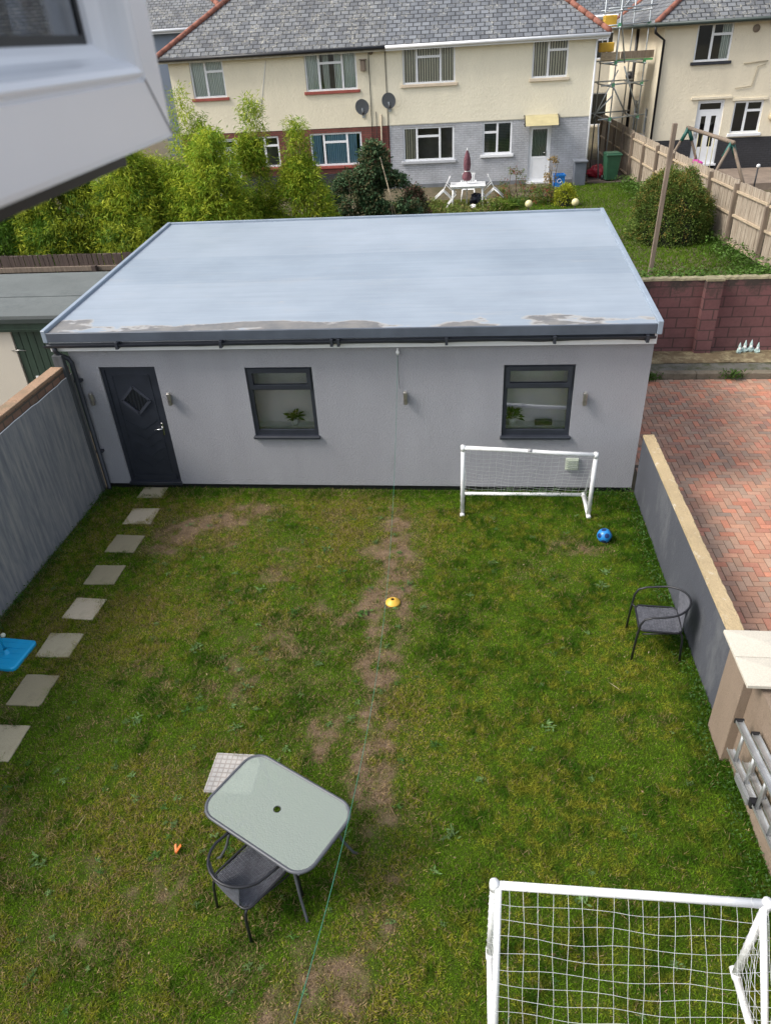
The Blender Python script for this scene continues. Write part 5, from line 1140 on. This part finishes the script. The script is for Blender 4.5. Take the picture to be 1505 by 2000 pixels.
# scaffolding
SC = thing('scaffolding', 'galvanised scaffold tower with plank platform in the gap between the houses', 'scaffolding', (5.8, 32.5, GZ))
P1, P2_, P3, P4 = (5.18, 31.2), (6.32, 31.9), (5.05, 34.0), (6.25, 34.6)
for p in (P1, P2_, P3, P4): MB().tube([(p[0], p[1], GZ), (p[0]+.02, p[1], 9.2)], .026, 8).build('standard', M['galv'], SC)
MB().tube([(4.75, 31.3, 9.0), (5.5, 31.2, 5.2)], .026, 8).tube([(5.62, 34, 5.5), (5.8, 34, 9.2)], .026, 8).tube([(5.5, 31.2, 5.1), (6.3, 31.9, 3.55)], .026, 8).tube([(5.2, 31.2, 4.2), (4.6, 31.2, 3.6)], .026, 8).tube([(5.25, 31.3, 4.4), (5.9, 32.0, 3.5)], .026, 8).tube([(5.3, 31.2, 5.0), (4.55, 31.0, 3.5)], .022, 8).tube([(6.3, 34.2, 7.6), (5.6, 34.2, 6.7)], .026, 8).tube([(4.75, 31.0, 3.3), (4.95, 31.0, GZ)], .026, 8).split('brace', M['galv'], SC)
lg = MB()
for z in (3.42, 4.52, 5.22, 6.35, 6.85): lg.tube([(4.75, 31.2+.0, z), (6.55, 31.95, z+.06)], .025, 8).tube([(5.18, 30.9, z-.06), (5.05, 34.3, z-.06)], .025, 8).tube([(6.32, 31.6, z-.06), (6.25, 34.9, z-.06)], .025, 8).tube([(4.9, 34.0, z), (6.5, 34.6, z)], .025, 8)
lg.split('ledger', M['galv'], SC)
MB().box(4.9, 6.55, 31.95, 32.2, 5.27, 5.31).box(4.9, 6.55, 32.25, 32.5, 5.27, 5.31).box(4.9, 6.55, 32.55, 32.8, 5.27, 5.31).box(4.9, 6.55, 32.85, 33.1, 5.27, 5.31).split('platform_board', M['woodrail'], SC)
MB().box(5.45, 6.62, 31.86, 31.9, 5.32, 5.55).build('toe_board', M['wood'], SC); MB().box(4.72, 5.4, 31.7, 31.74, 5.30, 5.55).build('toe_board', M['woodrail'], SC)
MB().box(5.3, 6.6, 31.82, 31.855, 5.24, 5.30).build('edge_strap', mat('bright_green_strap', (.08, .35, .10), .6), SC)
cl = MB()
for p in (P1, P2_):
    for z in (3.42, 4.52, 5.22, 6.35): cl.box(p[0]-.05, p[0]+.05, p[1]-.06, p[1]+.05, z-.06, z+.07)
cl.split('clamp', mat('green_clamp', (.10, .30, .16), .6, .3, 12), SC)
o = MB().box(4.75, 5.25, 32.3, 32.7, 5.55, 5.85).box(4.95, 5.4, 33.2, 33.7, 6.3, 6.7).build('x', mat('yellow_crate_plastic', (.62, .38, .04), .6, .1), None, bevel=.02); o.name = 'yellow_crate'; tag(o, 'yellow plastic crates on the scaffold platform', 'crate')

# swing frame next door
SW = thing('swing_frame', 'timber swing frame with green brackets showing above the right fence', 'swing', (7.35, 25.8, GZ))
A1, A2 = Vector((7.27, 28.0, 3.34)), Vector((7.42, 23.7, 3.36))
MB().tube([A1+Vector((0, .15, 0)), A2-Vector((0, .15, 0))], .055, 10).build('beam', M['wood'], SW)
gb = mat('dark_green_bracket', (.015, .10, .08), .5, .1)
for Aq in (A1, A2):
    for s in (-1, 1):
        MB().tube([Aq+Vector((0, 0, .0)), (Aq.x+s*.88, Aq.y+(.25 if Aq is A1 else -.25), GZ)], .045, 8).build('leg', M['wood'], SW)
        MB().tube([Aq+Vector((0, 0, .0)), (Aq.x+s*.17, Aq.y, Aq.z-.38)], .062, 8).build('bracket', gb, SW)
rp = MB()
for y in (25.2, 25.7, 26.5, 27.0): rp.tube([(7.35, y, 3.3), (7.35, y, 2.45 if y > 26 else 2.1)], .012, 5)
rp.split('rope', mat('pale_rope', (.5, .45, .25), .8), SW)
MB().box(7.25, 7.5, 26.45, 27.05, 2.40, 2.50).build('swing_seat', mat('bright_pink_plastic', (.55, .03, .30), .4), SW, bevel=.03)
for i, (x, y, lb) in enumerate([(8.9, 25.5, 'small white topped solar stake light just beyond the fence, left one'), (10.1, 26.5, 'taller white topped solar stake light near the right picture edge')]):
    o = thing('stake_light', lb, 'garden light', (x, y, GZ), 0, 'stake lights in the yard beyond the fence', local=True)
    MB().tube([(0, 0, 0), (0, 0, 1.0+.25*i)], .025, 8).build('stake', M['black'], o); MB().lathe([(.03, 0), (.06, .03), (.05, .09), (1e-4, .11)], (0, 0, 1.0+.25*i), 12).build('lamp', M['plastic_white'], o)

# things behind the right-hand half
def wheelie(loc, rz, label, colr, sc=1.0):
    o = thing('wheelie_bin', label, 'wheelie bin', loc, rz, local=True); m_ = colr
    b_ = MB(); z0, z1 = .06, .93
    lo, hi = (.205, .23), (.265, .31)
    b_.add([(-lo[0], -lo[1], z0), (lo[0], -lo[1], z0), (lo[0], lo[1]-.05, z0), (-lo[0], lo[1]-.05, z0), (-hi[0], -hi[1], z1), (hi[0], -hi[1], z1), (hi[0], hi[1], z1), (-hi[0], hi[1], z1)], [(3, 2, 1, 0), (4, 5, 6, 7), (0, 1, 5, 4), (1, 2, 6, 5), (2, 3, 7, 6), (3, 0, 4, 7)])
    b_.build('body', m_, o, bevel=.02)
    MB().box(-.285, .285, -.335, .335, .932, .965).box(-.255, .255, -.28, .29, .966, .995).box(-.3, .3, -.35, -.30, .90, .95).build('lid', m_, o, bevel=.014)
    for s in (-1, 1): MB().tube([(s*.22, .21, .10), (s*.27, .21, .10)], .10, 16).build('wheel', M['black'], o)
    MB().tube([(-.2, .36, .93), (.2, .36, .93)], .018, 8).build('handle', m_, o)
    o.scale = (sc, sc, sc); return o
wheelie((5.30, 30.5, GZ), .1, 'dark green wheelie bin standing against the timber fence', M['green_plastic'], 1.0)
GB = thing('storage_box', 'tall slate grey lidded box at the corner of the grey brick house', 'storage box', (4.08, 29.9, GZ))
MB().box(3.84, 4.27, 29.6, 30.1, GZ, 2.20).build('body', mat('slate_grey_plastic', (.10, .115, .14), .5, .1), GB, bevel=.02); MB().box(3.80, 4.31, 29.55, 30.15, 2.202, 2.27).build('lid', mat('slate_grey_lid', (.15, .165, .19), .5, .1), GB, bevel=.015)
BB = thing('recycling_box', 'bright blue recycling box beside the white door', 'recycling box', (3.32, 29.8, GZ))
rb = MB(); rb.slab(3.12, 3.52, GZ, GZ+.42, 29.62, 29.65, []); rb.box(3.12, 3.52, 29.97, 30.0, GZ, GZ+.42).box(3.12, 3.15, 29.65, 29.97, GZ, GZ+.42).box(3.49, 3.52, 29.65, 29.97, GZ, GZ+.42).box(3.15, 3.49, 29.65, 29.97, GZ, GZ+.03).box(3.09, 3.55, 29.59, 29.62, GZ+.36, GZ+.42)
rb.build('body', mat('bright_blue_box', (.01, .16, .5), .45), BB)
rc = MB(); rc.tube([(3.32+.07*math.cos(a), 29.612, GZ+.2+.07*math.sin(a)) for a in np.linspace(.4, 2.4, 8)], .010, 4).tube([(3.32+.07*math.cos(a), 29.612, GZ+.2+.07*math.sin(a)) for a in np.linspace(2.6, 4.4, 8)], .010, 4).tube([(3.32+.07*math.cos(a), 29.612, GZ+.2+.07*math.sin(a)) for a in np.linspace(4.7, 6.4, 8)], .010, 4); rc.build('recycling_mark', M['plastic_white'], BB)
# red bag heap
def blob(c, r, seed, n=1100, squash=.7):
    m_ = MB(); nu, nv = 36, 20; rg = np.random.default_rng(seed); ph = rg.uniform(0, 6, 8); vs = []
    for i in range(nv+1):
        th = math.pi*i/nv
        for j in range(nu):
            a = 2*math.pi*j/nu; k_ = 1+.16*math.sin(3*a+ph[0]+2*th)+.10*math.sin(5*a+ph[1]-3*th)+.06*math.sin(9*a+ph[2]+5*th)+.05*math.sin(13*th+ph[3]+2*a)
            vs.append((c[0]+r*k_*math.sin(th)*math.cos(a), c[1]+r*k_*math.sin(th)*math.sin(a), c[2]+r*squash*(1+k_*math.cos(th))*.9))
    m_.add(vs, [(i*nu+j, (i+1)*nu+j, (i+1)*nu+(j+1) % nu, i*nu+(j+1) % nu) for i in range(nv) for j in range(nu)], True); return m_
o = blob((4.92, 31.4, GZ), .34, 3).build('rubbish_bag', mat('red_plastic_sheet', (.42, .03, .05), .35, .3, 8), None); tag(o, 'crumpled red plastic sack on the ground under the scaffolding', 'bag')
# dark slabs in the side passage
tag(MB().box(4.45, 6.0, 30.0, 36, GZ+.004, GZ+.03).build('side_path', mat('dark_damp_path', (.075, .055, .045), .9, .3, 4)), kind='structure')

# white plastic table and chairs
WT = thing('plastic_table', 'white plastic patio table outside the grey brick house with a closed parasol', 'table', (-.05, 26.4, GZ))
MB().box(-.66, .52, 26.0, 26.85, 2.075, 2.11).box(-.62, .48, 26.04, 26.81, 2.02, 2.074).build('top', M['plastic_white'], WT, bevel=.01)
for x, y in ((-.55, 26.1), (.41, 26.1), (-.55, 26.75), (.41, 26.75)): MB().tube([(x, y, 2.03), (x+(.03 if x > 0 else -.03), y, GZ)], [.035, .022], 8).build('leg', M['plastic_white'], WT)
PA = thing('parasol', 'closed maroon parasol standing through the white table', 'parasol', (-.1, 26.4, GZ))
MB().tube([(-.1, 26.4, GZ), (-.1, 26.4, 3.15)], .018, 8).build('pole', M['plastic_white'], PA)
pz = MB(); nu = 20; vs = []; pf = [(2.22, .09), (2.3, .135), (2.42, .12), (2.50, .07), (2.56, .085), (2.7, .10), (2.9, .085), (3.05, .05), (3.14, .018)]
for z, r in pf:
    for j in range(nu): a = 2*math.pi*j/nu; rr2 = r*(1+.22*math.cos(8*a)); vs.append((-.1+rr2*math.cos(a), 26.4+rr2*math.sin(a), z))
pz.add(vs, [(i*nu+j, i*nu+(j+1) % nu, (i+1)*nu+(j+1) % nu, (i+1)*nu+j) for i in range(len(pf)-1) for j in range(nu)], True); pz.build('canopy', mat('faded_maroon_cloth', (.15, .055, .07), .8, .3, 10), PA)
MB().tube([(-.1+.08*math.cos(a), 26.4+.08*math.sin(a), 2.51) for a in np.linspace(0, 6.28, 12)], .012, 5, closed=True).lathe([(1e-4, .10), (.02, .05), (.015, 0)], (-.1, 26.4, 3.13), 8).build('tie', M['plastic_white'], PA)
def pchair():
    o = thing('plastic_chair', '', 'plastic chair', local=True); pm = M['plastic_white']
    MB().box(-.22, .22, -.22, .22, .40, .425).build('seat', pm, o, bevel=.012)
    for x, y, dx, dy in ((-.2, -.2, -.06, -.05), (.2, -.2, .03, -.05), (-.2, .2, -.06, .05), (.2, .2, .03, .05)): MB().tube([(x, y, .41), (x+dx, y+dy, 0)], [.026, .018], 8).build('leg', pm, o)
    bk = MB()
    for k in range(7): y = -.18+.06*k; bk.beam((-.21, y, .43), (-.31, y*1.02, .84), .03, .012, (1, 0, 0))
    bk.beam((-.31, -.23, .85), (-.31, .23, .85), .02, .06); bk.build('backrest', pm, o)
    ar = MB()
    for s in (-1, 1): ar.beam((-.27, s*.25, .64), (.2, s*.25, .62), .045, .02).tube([(.19, s*.25, .62), (.2, s*.22, .42)], .015, 6)
    ar.split('armrest', pm, o); return o
pc0 = pchair()
# two chairs are tipped forward on the table, one stands behind
for i, (loc, rot, lb) in enumerate([((-1.02, 26.5, GZ+.08), (0, math.radians(42), math.radians(0)), 'white plastic chair tipped against the left end of the white table'),
                                    ((.95, 26.6, GZ+.08), (0, math.radians(42), math.radians(180)), 'white plastic chair tipped against the right end of the white table'),
                                    ((-.05, 27.35, GZ), (0, 0, math.radians(-90)), 'white plastic chair upright behind the white table, under the parasol')]):
    o = pc0 if i == 0 else dup(pc0); o.location = loc; o.rotation_euler = rot; o['label'] = lb; o['group'] = 'white plastic chairs round the patio table'
o = blob((.22, 26.6, GZ), .21, 9, squash=.95).build('black_bag', mat('black_plastic_sack', (.012, .014, .03), .3, .2), None); tag(o, 'black plastic sack under the white table', 'bag')
o = blob((.12, 26.05, GZ), .10, 12).build('white_bag', M['plastic_white'], None); tag(o, 'small white bag on the ground under the white table edge', 'bag')
for i, (x, y, lb) in enumerate([(1.86, 24.6, 'round cream garden globe, left of the two behind the blue roof edge'), (3.30, 24.6, 'round cream garden globe, right of the two, by the yellow bush')]):
    o = thing('garden_globe', lb, 'globe', (x, y, GZ), 0, 'cream globes in the flower bed', local=True)
    MB().lathe([(max(1e-4, .115*math.sin(math.pi*k_/14)), -.115*math.cos(math.pi*k_/14)) for k_ in range(15)], (0, 0, .34), 20).build('globe', mat('cream_frosted_globe', (.68, .62, .34), .4, .05), o); MB().tube([(0, 0, 0), (0, 0, .235)], .02, 8).build('stake', M['black'], o)

# ------------------------------------------------------------------ planting
def sub_mass(x0, x1, y, zt, seed, ry=.95):
    rg = np.random.default_rng(seed); n = 8; out = []
    for i in range(n):
        x = x0+(x1-x0)*(i+.5)/n+rg.normal()*.12; out.append((x, y+rg.uniform(-.4, .45), 1.4+rg.uniform(0, .8), zt+rg.uniform(-.4, .25), rg.uniform(.6, .95), ry*rg.uniform(.6, .9), 1.0))
    return out
def clump(name, label, cat, cols_, n, leafL, leafW, c1, c2, stemmat=None, stems=6, spray=14, group=None, droop=.25, seed=1, upward=.25, gapscale=.55, kind='bamboo', mottled=None):
    """cols_: list of (x, y, z0, z1, rx, ry, weight) rounded volumes filled with leaf sprays"""
    o = thing(name, label, cat, (cols_[0][0], cols_[0][1], GZ), group=group)
    rg = np.random.default_rng(seed); W_ = np.array([c[6] for c in cols_], float); W_ /= W_.sum(); C, D, Ls, Ws, K = [], [], [], [], []
    ns = n//spray; pick = rg.choice(len(cols_), ns, p=W_)
    for p in pick:
        x, y, z0, z1, rx, ry, _ = cols_[p]
        for _t in range(6):
            u = rg.random(); a = rg.uniform(0, 2*math.pi); rr_ = rg.random()**.35
            prof_ = (1-u**2.2)**.6 if kind == 'bamboo' else math.sqrt(max(0, 1-(u)**2))
            px, py, pz_ = x+rx*prof_*rr_*math.cos(a), y+ry*prof_*rr_*math.sin(a), z0+(z1-z0)*u
            nv = float(vnoise(np.array([px*1.0+pz_*.35]), np.array([pz_+py*.6]), 1.0/gapscale, 40+seed, 2)[0])
            if nv > .36: break
        out = np.array([math.cos(a), math.sin(a), upward]); tone = np.clip(rg.normal(.45, .42), 0, 1); base = np.array(c1)*(1-tone)+np.array(c2)*tone
        if mottled is not None and rg.random() < .25: base = np.array(mottled)
        cc = np.array([px, py, pz_])
        d0 = out+rg.normal(size=3)*.5; d0 /= np.linalg.norm(d0)
        for k_ in range(spray):
            dd = d0+rg.normal(size=3)*.75; dd[2] -= droop; C.append(cc+d0*leafL*rg.uniform(-.5, 1.6)+rg.normal(size=3)*leafL*.35); D.append(dd); Ls.append(leafL*rg.uniform(.6, 1.2)); Ws.append(leafW*rg.uniform(.7, 1.3)); K.append(base*rg.uniform(.75, 1.25))
    leaf_obj('foliage', C, D, np.array(Ls), np.array(Ws), K, M['leaf'], o, .12)
    sm_ = MB()
    for i in range(stems):
        x, y, z0, z1, rx, ry, _ = cols_[i % len(cols_)]; a = rg.uniform(0, 6.28); bx, by = x+rx*.35*math.cos(a), y+ry*.35*math.sin(a); tx, ty = bx+rg.normal()*.12, by+rg.normal()*.12
        sm_.tube([(bx, by, GZ), ((bx+tx)/2, (by+ty)/2, (GZ+z1)/2), (tx, ty, z0+(z1-z0)*.92)], [.016, .012, .004], 5)
    if stems: sm_.build('stems', stemmat or M['culm'], o)
    return o
BY, BG, BD = (.46, .50, .045), (.17, .30, .025), (.065, .15, .018)
bam = 'bamboo clumps behind the board fence'
clump('bamboo', 'dark green bamboo filling the left picture edge behind the felt roof', 'bamboo', sub_mass(-14.2, -10.2, 17.8, 3.4, 101), 64000, .14, .021, BD, BG, group=bam, seed=1)
clump('bamboo', 'mid green bamboo rising toward the white sash corner', 'bamboo', sub_mass(-10.6, -7.6, 17.7, 4.05, 102), 70000, .14, .021, BD, BY, group=bam, seed=2)
clump('bamboo', 'bright bamboo hedge mass just left of the roof corner', 'bamboo', sub_mass(-8.4, -5.5, 17.8, 4.5, 103), 72000, .14, .020, BG, BY, group=bam, seed=3)
clump('bamboo', 'tall feathery bamboo shoot against cream wall next to the sash', 'bamboo', [(-6.62, 18.2, 3.3, 5.65, .32, .3, 2), (-6.3, 18.3, 3.0, 4.95, .35, .3, 2)], 4600, .14, .019, BG, BY, group=bam, seed=4, stems=4)
clump('bamboo', 'yellow green bamboo column in front of the white glazed door', 'bamboo', [(-5.45, 19.2, 1.8, 4.4, .50, .45, 3), (-5.25, 19.2, 3.9, 5.25, .24, .22, .35), (-5.75, 19.0, 1.5, 3.2, .85, .7, 2.2)], 26000, .14, .020, BG, BY, group=bam, seed=5)
clump('bamboo', 'yellow green bamboo column left of the blue curtained window', 'bamboo', [(-4.2, 19.2, 1.5, 3.9, .80, .65, 3), (-4.22, 19.2, 3.2, 4.75, .26, .25, .4)], 24000, .14, .020, BG, BY, group=bam, seed=6)
clump('bamboo', 'low dark bamboo behind the taller clumps, against the left house', 'bamboo', [(-9.5, 20.5, 1.4, 3.4, 2.2, .8, 3), (-6.8, 20.6, 1.4, 2.7, 1.2, .8, 2), (-5, 20.4, 1.4, 2.3, 1, .6, 1)], 24000, .16, .025, BD, BG, group=bam, seed=7)
clump('rose_shrub', 'dark leafy climbing rose with pale stems right of the bamboo', 'shrub', [(-3.2, 21.2, 1.4, 3.3, 1.0, .7, 3), (-2.6, 21.2, 2.0, 4.05, .55, .45, 1.6), (-2.1, 21.3, 1.4, 3.2, .85, .6, 2.4)], 38000, .085, .05, (.045, .095, .04), (.12, .19, .09), M['bark'], stems=10, spray=8, seed=8, droop=.1, kind='b', mottled=(.14, .13, .06))
clump('rose_shrub', 'smaller dark reddish shrub beside the rose, left of the plastic table', 'shrub', [(-1.6, 22.0, 1.4, 2.75, .5, .4, 2)], 4600, .085, .045, (.035, .06, .022), (.10, .10, .05), M['bark'], stems=8, spray=7, seed=9, kind='b', mottled=(.20, .11, .08))
o = MB().tube([(-2.38, 20.9, 3.7), (-2.2, 20.85, 3.0), (-2.06, 20.8, 2.0)], .014, 6).tube([(-2.25, 20.85, 3.2), (-2.0, 20.8, 2.2)], .012, 6).build('garden_canes', M['woodrail'], None); tag(o, 'pale wooden canes leaning in the dark rose shrub', 'canes')
# clipped round bush
def dome(name, label, c, rx, ry, h, n, leaf, cA, cB, seed, cat='bush', top=None):
    o = thing(name, label, cat, (c[0], c[1], GZ)); rg = np.random.default_rng(seed); m_ = 16; ns = n//m_; C, D, K = [], [], []
    for i in range(ns):
        u = rg.uniform(0, 1)**.85; a = rg.uniform(0, 2*math.pi); ph = math.asin(min(1, u)); r_ = 1-.10*rg.random()**2+.06*math.sin(3*a+2*ph*3)+.04*math.sin(7*a+5*ph)
        if rg.random() < .10: r_ *= rg.uniform(.8, .97)
        n_ = np.array([math.cos(ph)*math.cos(a), math.cos(ph)*math.sin(a), math.sin(ph)]); low = (1-u)*.12
        p = np.array([c[0]+rx*r_*n_[0]*(1-low), c[1]+ry*r_*n_[1]*(1-low), GZ+h*r_*n_[2]*.97+.03]); tone = rg.random(); base = np.array(cA)*(1-tone)+np.array(cB)*tone
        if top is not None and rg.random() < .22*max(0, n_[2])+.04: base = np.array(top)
        for k_ in range(m_):
            dd = n_+rg.normal(size=3)*.8; C.append(p+rg.normal(size=3)*leaf*.9); D.append(dd); K.append(base*rg.uniform(.7, 1.3))
    leaf_obj('foliage', C, D, leaf*RNG.uniform(.7, 1.2, len(C)), leaf*.55, K, M['leaf'], o, .1)
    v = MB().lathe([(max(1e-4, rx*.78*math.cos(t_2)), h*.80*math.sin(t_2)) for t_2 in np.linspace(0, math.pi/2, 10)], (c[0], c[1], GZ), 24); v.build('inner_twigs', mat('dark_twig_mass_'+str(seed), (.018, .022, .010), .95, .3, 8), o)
    return o
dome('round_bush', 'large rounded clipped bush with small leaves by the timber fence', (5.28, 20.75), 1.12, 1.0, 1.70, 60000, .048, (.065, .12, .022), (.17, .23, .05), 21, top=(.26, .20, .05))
dome('yellow_shrub', 'small bright yellow green shrub beside the right cream globe', (3.12, 25.9), .34, .3, .62, 2600, .06, (.22, .28, .02), (.42, .42, .04), 22, 'shrub')
# strappy leaves, flower bed
def strappy(x, y, label, s, n, cA, seed):
    o = thing('strappy_plant', label, 'plant', (x, y, GZ)); rg = np.random.default_rng(seed); a = rg.uniform(0, 6.28, n); e = rg.uniform(.4, 1.4, n); D = np.stack([np.cos(a)*np.cos(e), np.sin(a)*np.cos(e), np.sin(e)], 1)
    leaf_obj('foliage', np.stack([x+rg.normal(size=n)*.12*s, y+rg.normal(size=n)*.1, np.full(n, GZ)], 1), D, s*rg.uniform(.35, .6, n), .025, np.array(cA)*rg.uniform(.6, 1.4, (n, 1)), M['leaf'], o, .35)
strappy(1.05, 25.7, 'arching strap leaved green plant left of the left cream globe', 1.1, 320, (.16, .24, .03), 31)
strappy(1.45, 26.0, 'dark strap leaved plant just left of a cream globe', 1.0, 220, (.08, .15, .025), 32)
clump('border_plants', 'loose mixed border plants between the globes and white door', 'border plants', [(1.7, 27.2, 1.4, 2.0, .8, .5, 2), (2.5, 26.4, 1.4, 1.95, .5, .4, 2), (1.6, 28.8, 1.4, 2.2, .5, .3, 1)], 3600, .08, .03, (.05, .10, .02), (.18, .22, .05), M['bark'], stems=8, spray=6, seed=33, kind='b', mottled=(.28, .09, .05))
clump('border_plants', 'low greenery around the feet of the white plastic table', 'border plants', [(-1.4, 25.2, 1.4, 1.85, .8, .4, 2), (-.3, 24.9, 1.4, 1.7, .9, .3, 2), (.7, 25.3, 1.4, 1.8, .5, .3, 1)], 3600, .08, .028, (.08, .14, .025), (.22, .27, .06), M['bark'], stems=8, spray=6, seed=35, kind='b', mottled=(.25, .2, .08))
clump('orange_shrub', 'small orange leaved shrub beside the white door', 'shrub', [(2.95, 28.9, 1.7, 2.5, .22, .2, 1)], 500, .07, .03, (.20, .16, .04), (.40, .24, .06), M['bark'], stems=4, spray=5, seed=34, kind='b')
for i, (x, y, s, lb) in enumerate([(3.80, 14.42, 1.0, 'green weed tuft growing at the kerb beside the garden room'), (5.45, 14.50, 1.2, 'straggly weed growing out of the kerb below the gnomes')]):
    o = thing('kerb_weed', lb, 'weed', (x, y, 0)); rg = np.random.default_rng(50+i); n = 160; a = rg.uniform(0, 6.28, n); e = rg.uniform(.3, 1.3, n); D = np.stack([np.cos(a)*np.cos(e), np.sin(a)*np.cos(e), np.sin(e)], 1)
    leaf_obj('foliage', np.stack([x+rg.normal(size=n)*.10*s, y+rg.normal(size=n)*.05, .02+.16*rg.random(n)], 1), D, .09*s, .022, np.array((.06, .12, .02))*rg.uniform(.6, 1.5, (n, 1)), M['leaf'], o, .2)
# dark tree behind
def tree(x, y, gz, h, cr_, label, n, cA, cB, seed):
    o = thing('tree', label, 'tree', (x, y, gz)); rg = np.random.default_rng(seed); tk = MB().tube([(x, y, gz), (x+.1, y, gz+h*.4), (x, y, gz+h*.8)], [.28, .18, .06], 8); C, D, K = [], [], []
    for i in range(26):
        a = rg.uniform(0, 6.28); zz = gz+h*rg.uniform(.3, .95); rr_ = cr_*rg.uniform(.3, .95)*(1.1-(zz-gz)/h*.6); cc = np.array([x+rr_*math.cos(a), y+rr_*math.sin(a), zz]); tk.tube([(x, y, zz-.6), tuple(cc)], [.06, .015], 5)
        q = n//26; base = np.array(cA)+(np.array(cB)-np.array(cA))*rg.random(); P_ = cc+rg.normal(size=(q, 3))*np.array([.75, .75, .5])*cr_*.3; C.append(P_); D.append(rg.normal(size=(q, 3))+np.array([0, 0, -.2])); K.append(base*rg.uniform(.6, 1.4, (q, 1)))
    tk.build('trunk', M['bark'], o); leaf_obj('crown', np.vstack(C), np.vstack(D), .22, .11, np.vstack(K), M['leaf'], o, .1)
tree(6.6, 55, 1.4, 11.5, 3.3, 'dark green tree at the top edge between the two roofs', 14000, (.012, .03, .012), (.035, .06, .02), 61)
tree(-19.5, 62, 1.4, 13, 3.6, 'yellowing tree top behind the far slate roof at the top left', 7000, (.06, .07, .02), (.14, .12, .03), 62)
# rear lawn
n = 110000; x = RNG.uniform(-3.5, 6.9, n); y = RNG.uniform(15.98, 30.2, n); keep = ~((x < 1.0) & (y < 22)) & ~((x < 3.5) & (y > 27.6)) & ~((x > 4.4) & (y > 29.9)); x, y = x[keep], y[keep]; n = len(x)
tuft = vnoise(x, y, 1.5, 70, 3); edgef = np.clip(1-(6.7-.1*(y-16)*.5-x)/1.1, 0, 1)+np.clip(1-(y-16)/1.0, 0, 1)
Hh = .05+.05*tuft+.12*np.clip(edgef, 0, 1)*RNG.random(n)*1.2
cg = np.array([.10, .175, .016])*(.75+.6*tuft[:, None]); cd = np.array([.055, .125, .02]); e1 = np.clip(edgef, 0, 1)[:, None]; cg = cg*(1-e1)+cd*e1; cg *= RNG.uniform(.65, 1.4, (n, 1))
sp_ = (x < 1.6)[:, None] & (RNG.random((n, 1)) < .35); cg = np.where(sp_, np.array([.22, .18, .06]), cg)
tag(blades_obj('rear_lawn_grass', np.stack([x, y, np.full(n, GZ)], 1), Hh, np.full(n, .022), .8, cg, M['grassb']), 'brighter green grass of the raised lawn behind', 'grass', kind='stuff')
Cs, Ds, Ls, Ws, cs = [], [], [], [], []
for k in range(5200):
    r_ = RNG.random()
    if r_ < .5: xx = RNG.uniform(3.5, 6.9); yy = 16.0+abs(RNG.normal())*.45
    else: yy = RNG.uniform(16, 30); q = 6.85-.06*(yy-16); xx = q-abs(RNG.normal())*.35
    a = RNG.uniform(0, 6.28); Cs.append((xx, yy, GZ+RNG.uniform(.02, .30))); Ds.append((math.cos(a), math.sin(a), RNG.uniform(-.1, .8))); Ls.append(RNG.uniform(.06, .12)); Ws.append(RNG.uniform(.03, .055)); cs.append(np.array([.085, .16, .03])*RNG.uniform(.5, 1.5))
tag(leaf_obj('rear_weeds', Cs, Ds, np.array(Ls), np.array(Ws), cs, M['leaf'], None, .1), 'leafy weeds along the fence foot and wall top of the raised lawn', 'weeds', kind='stuff')
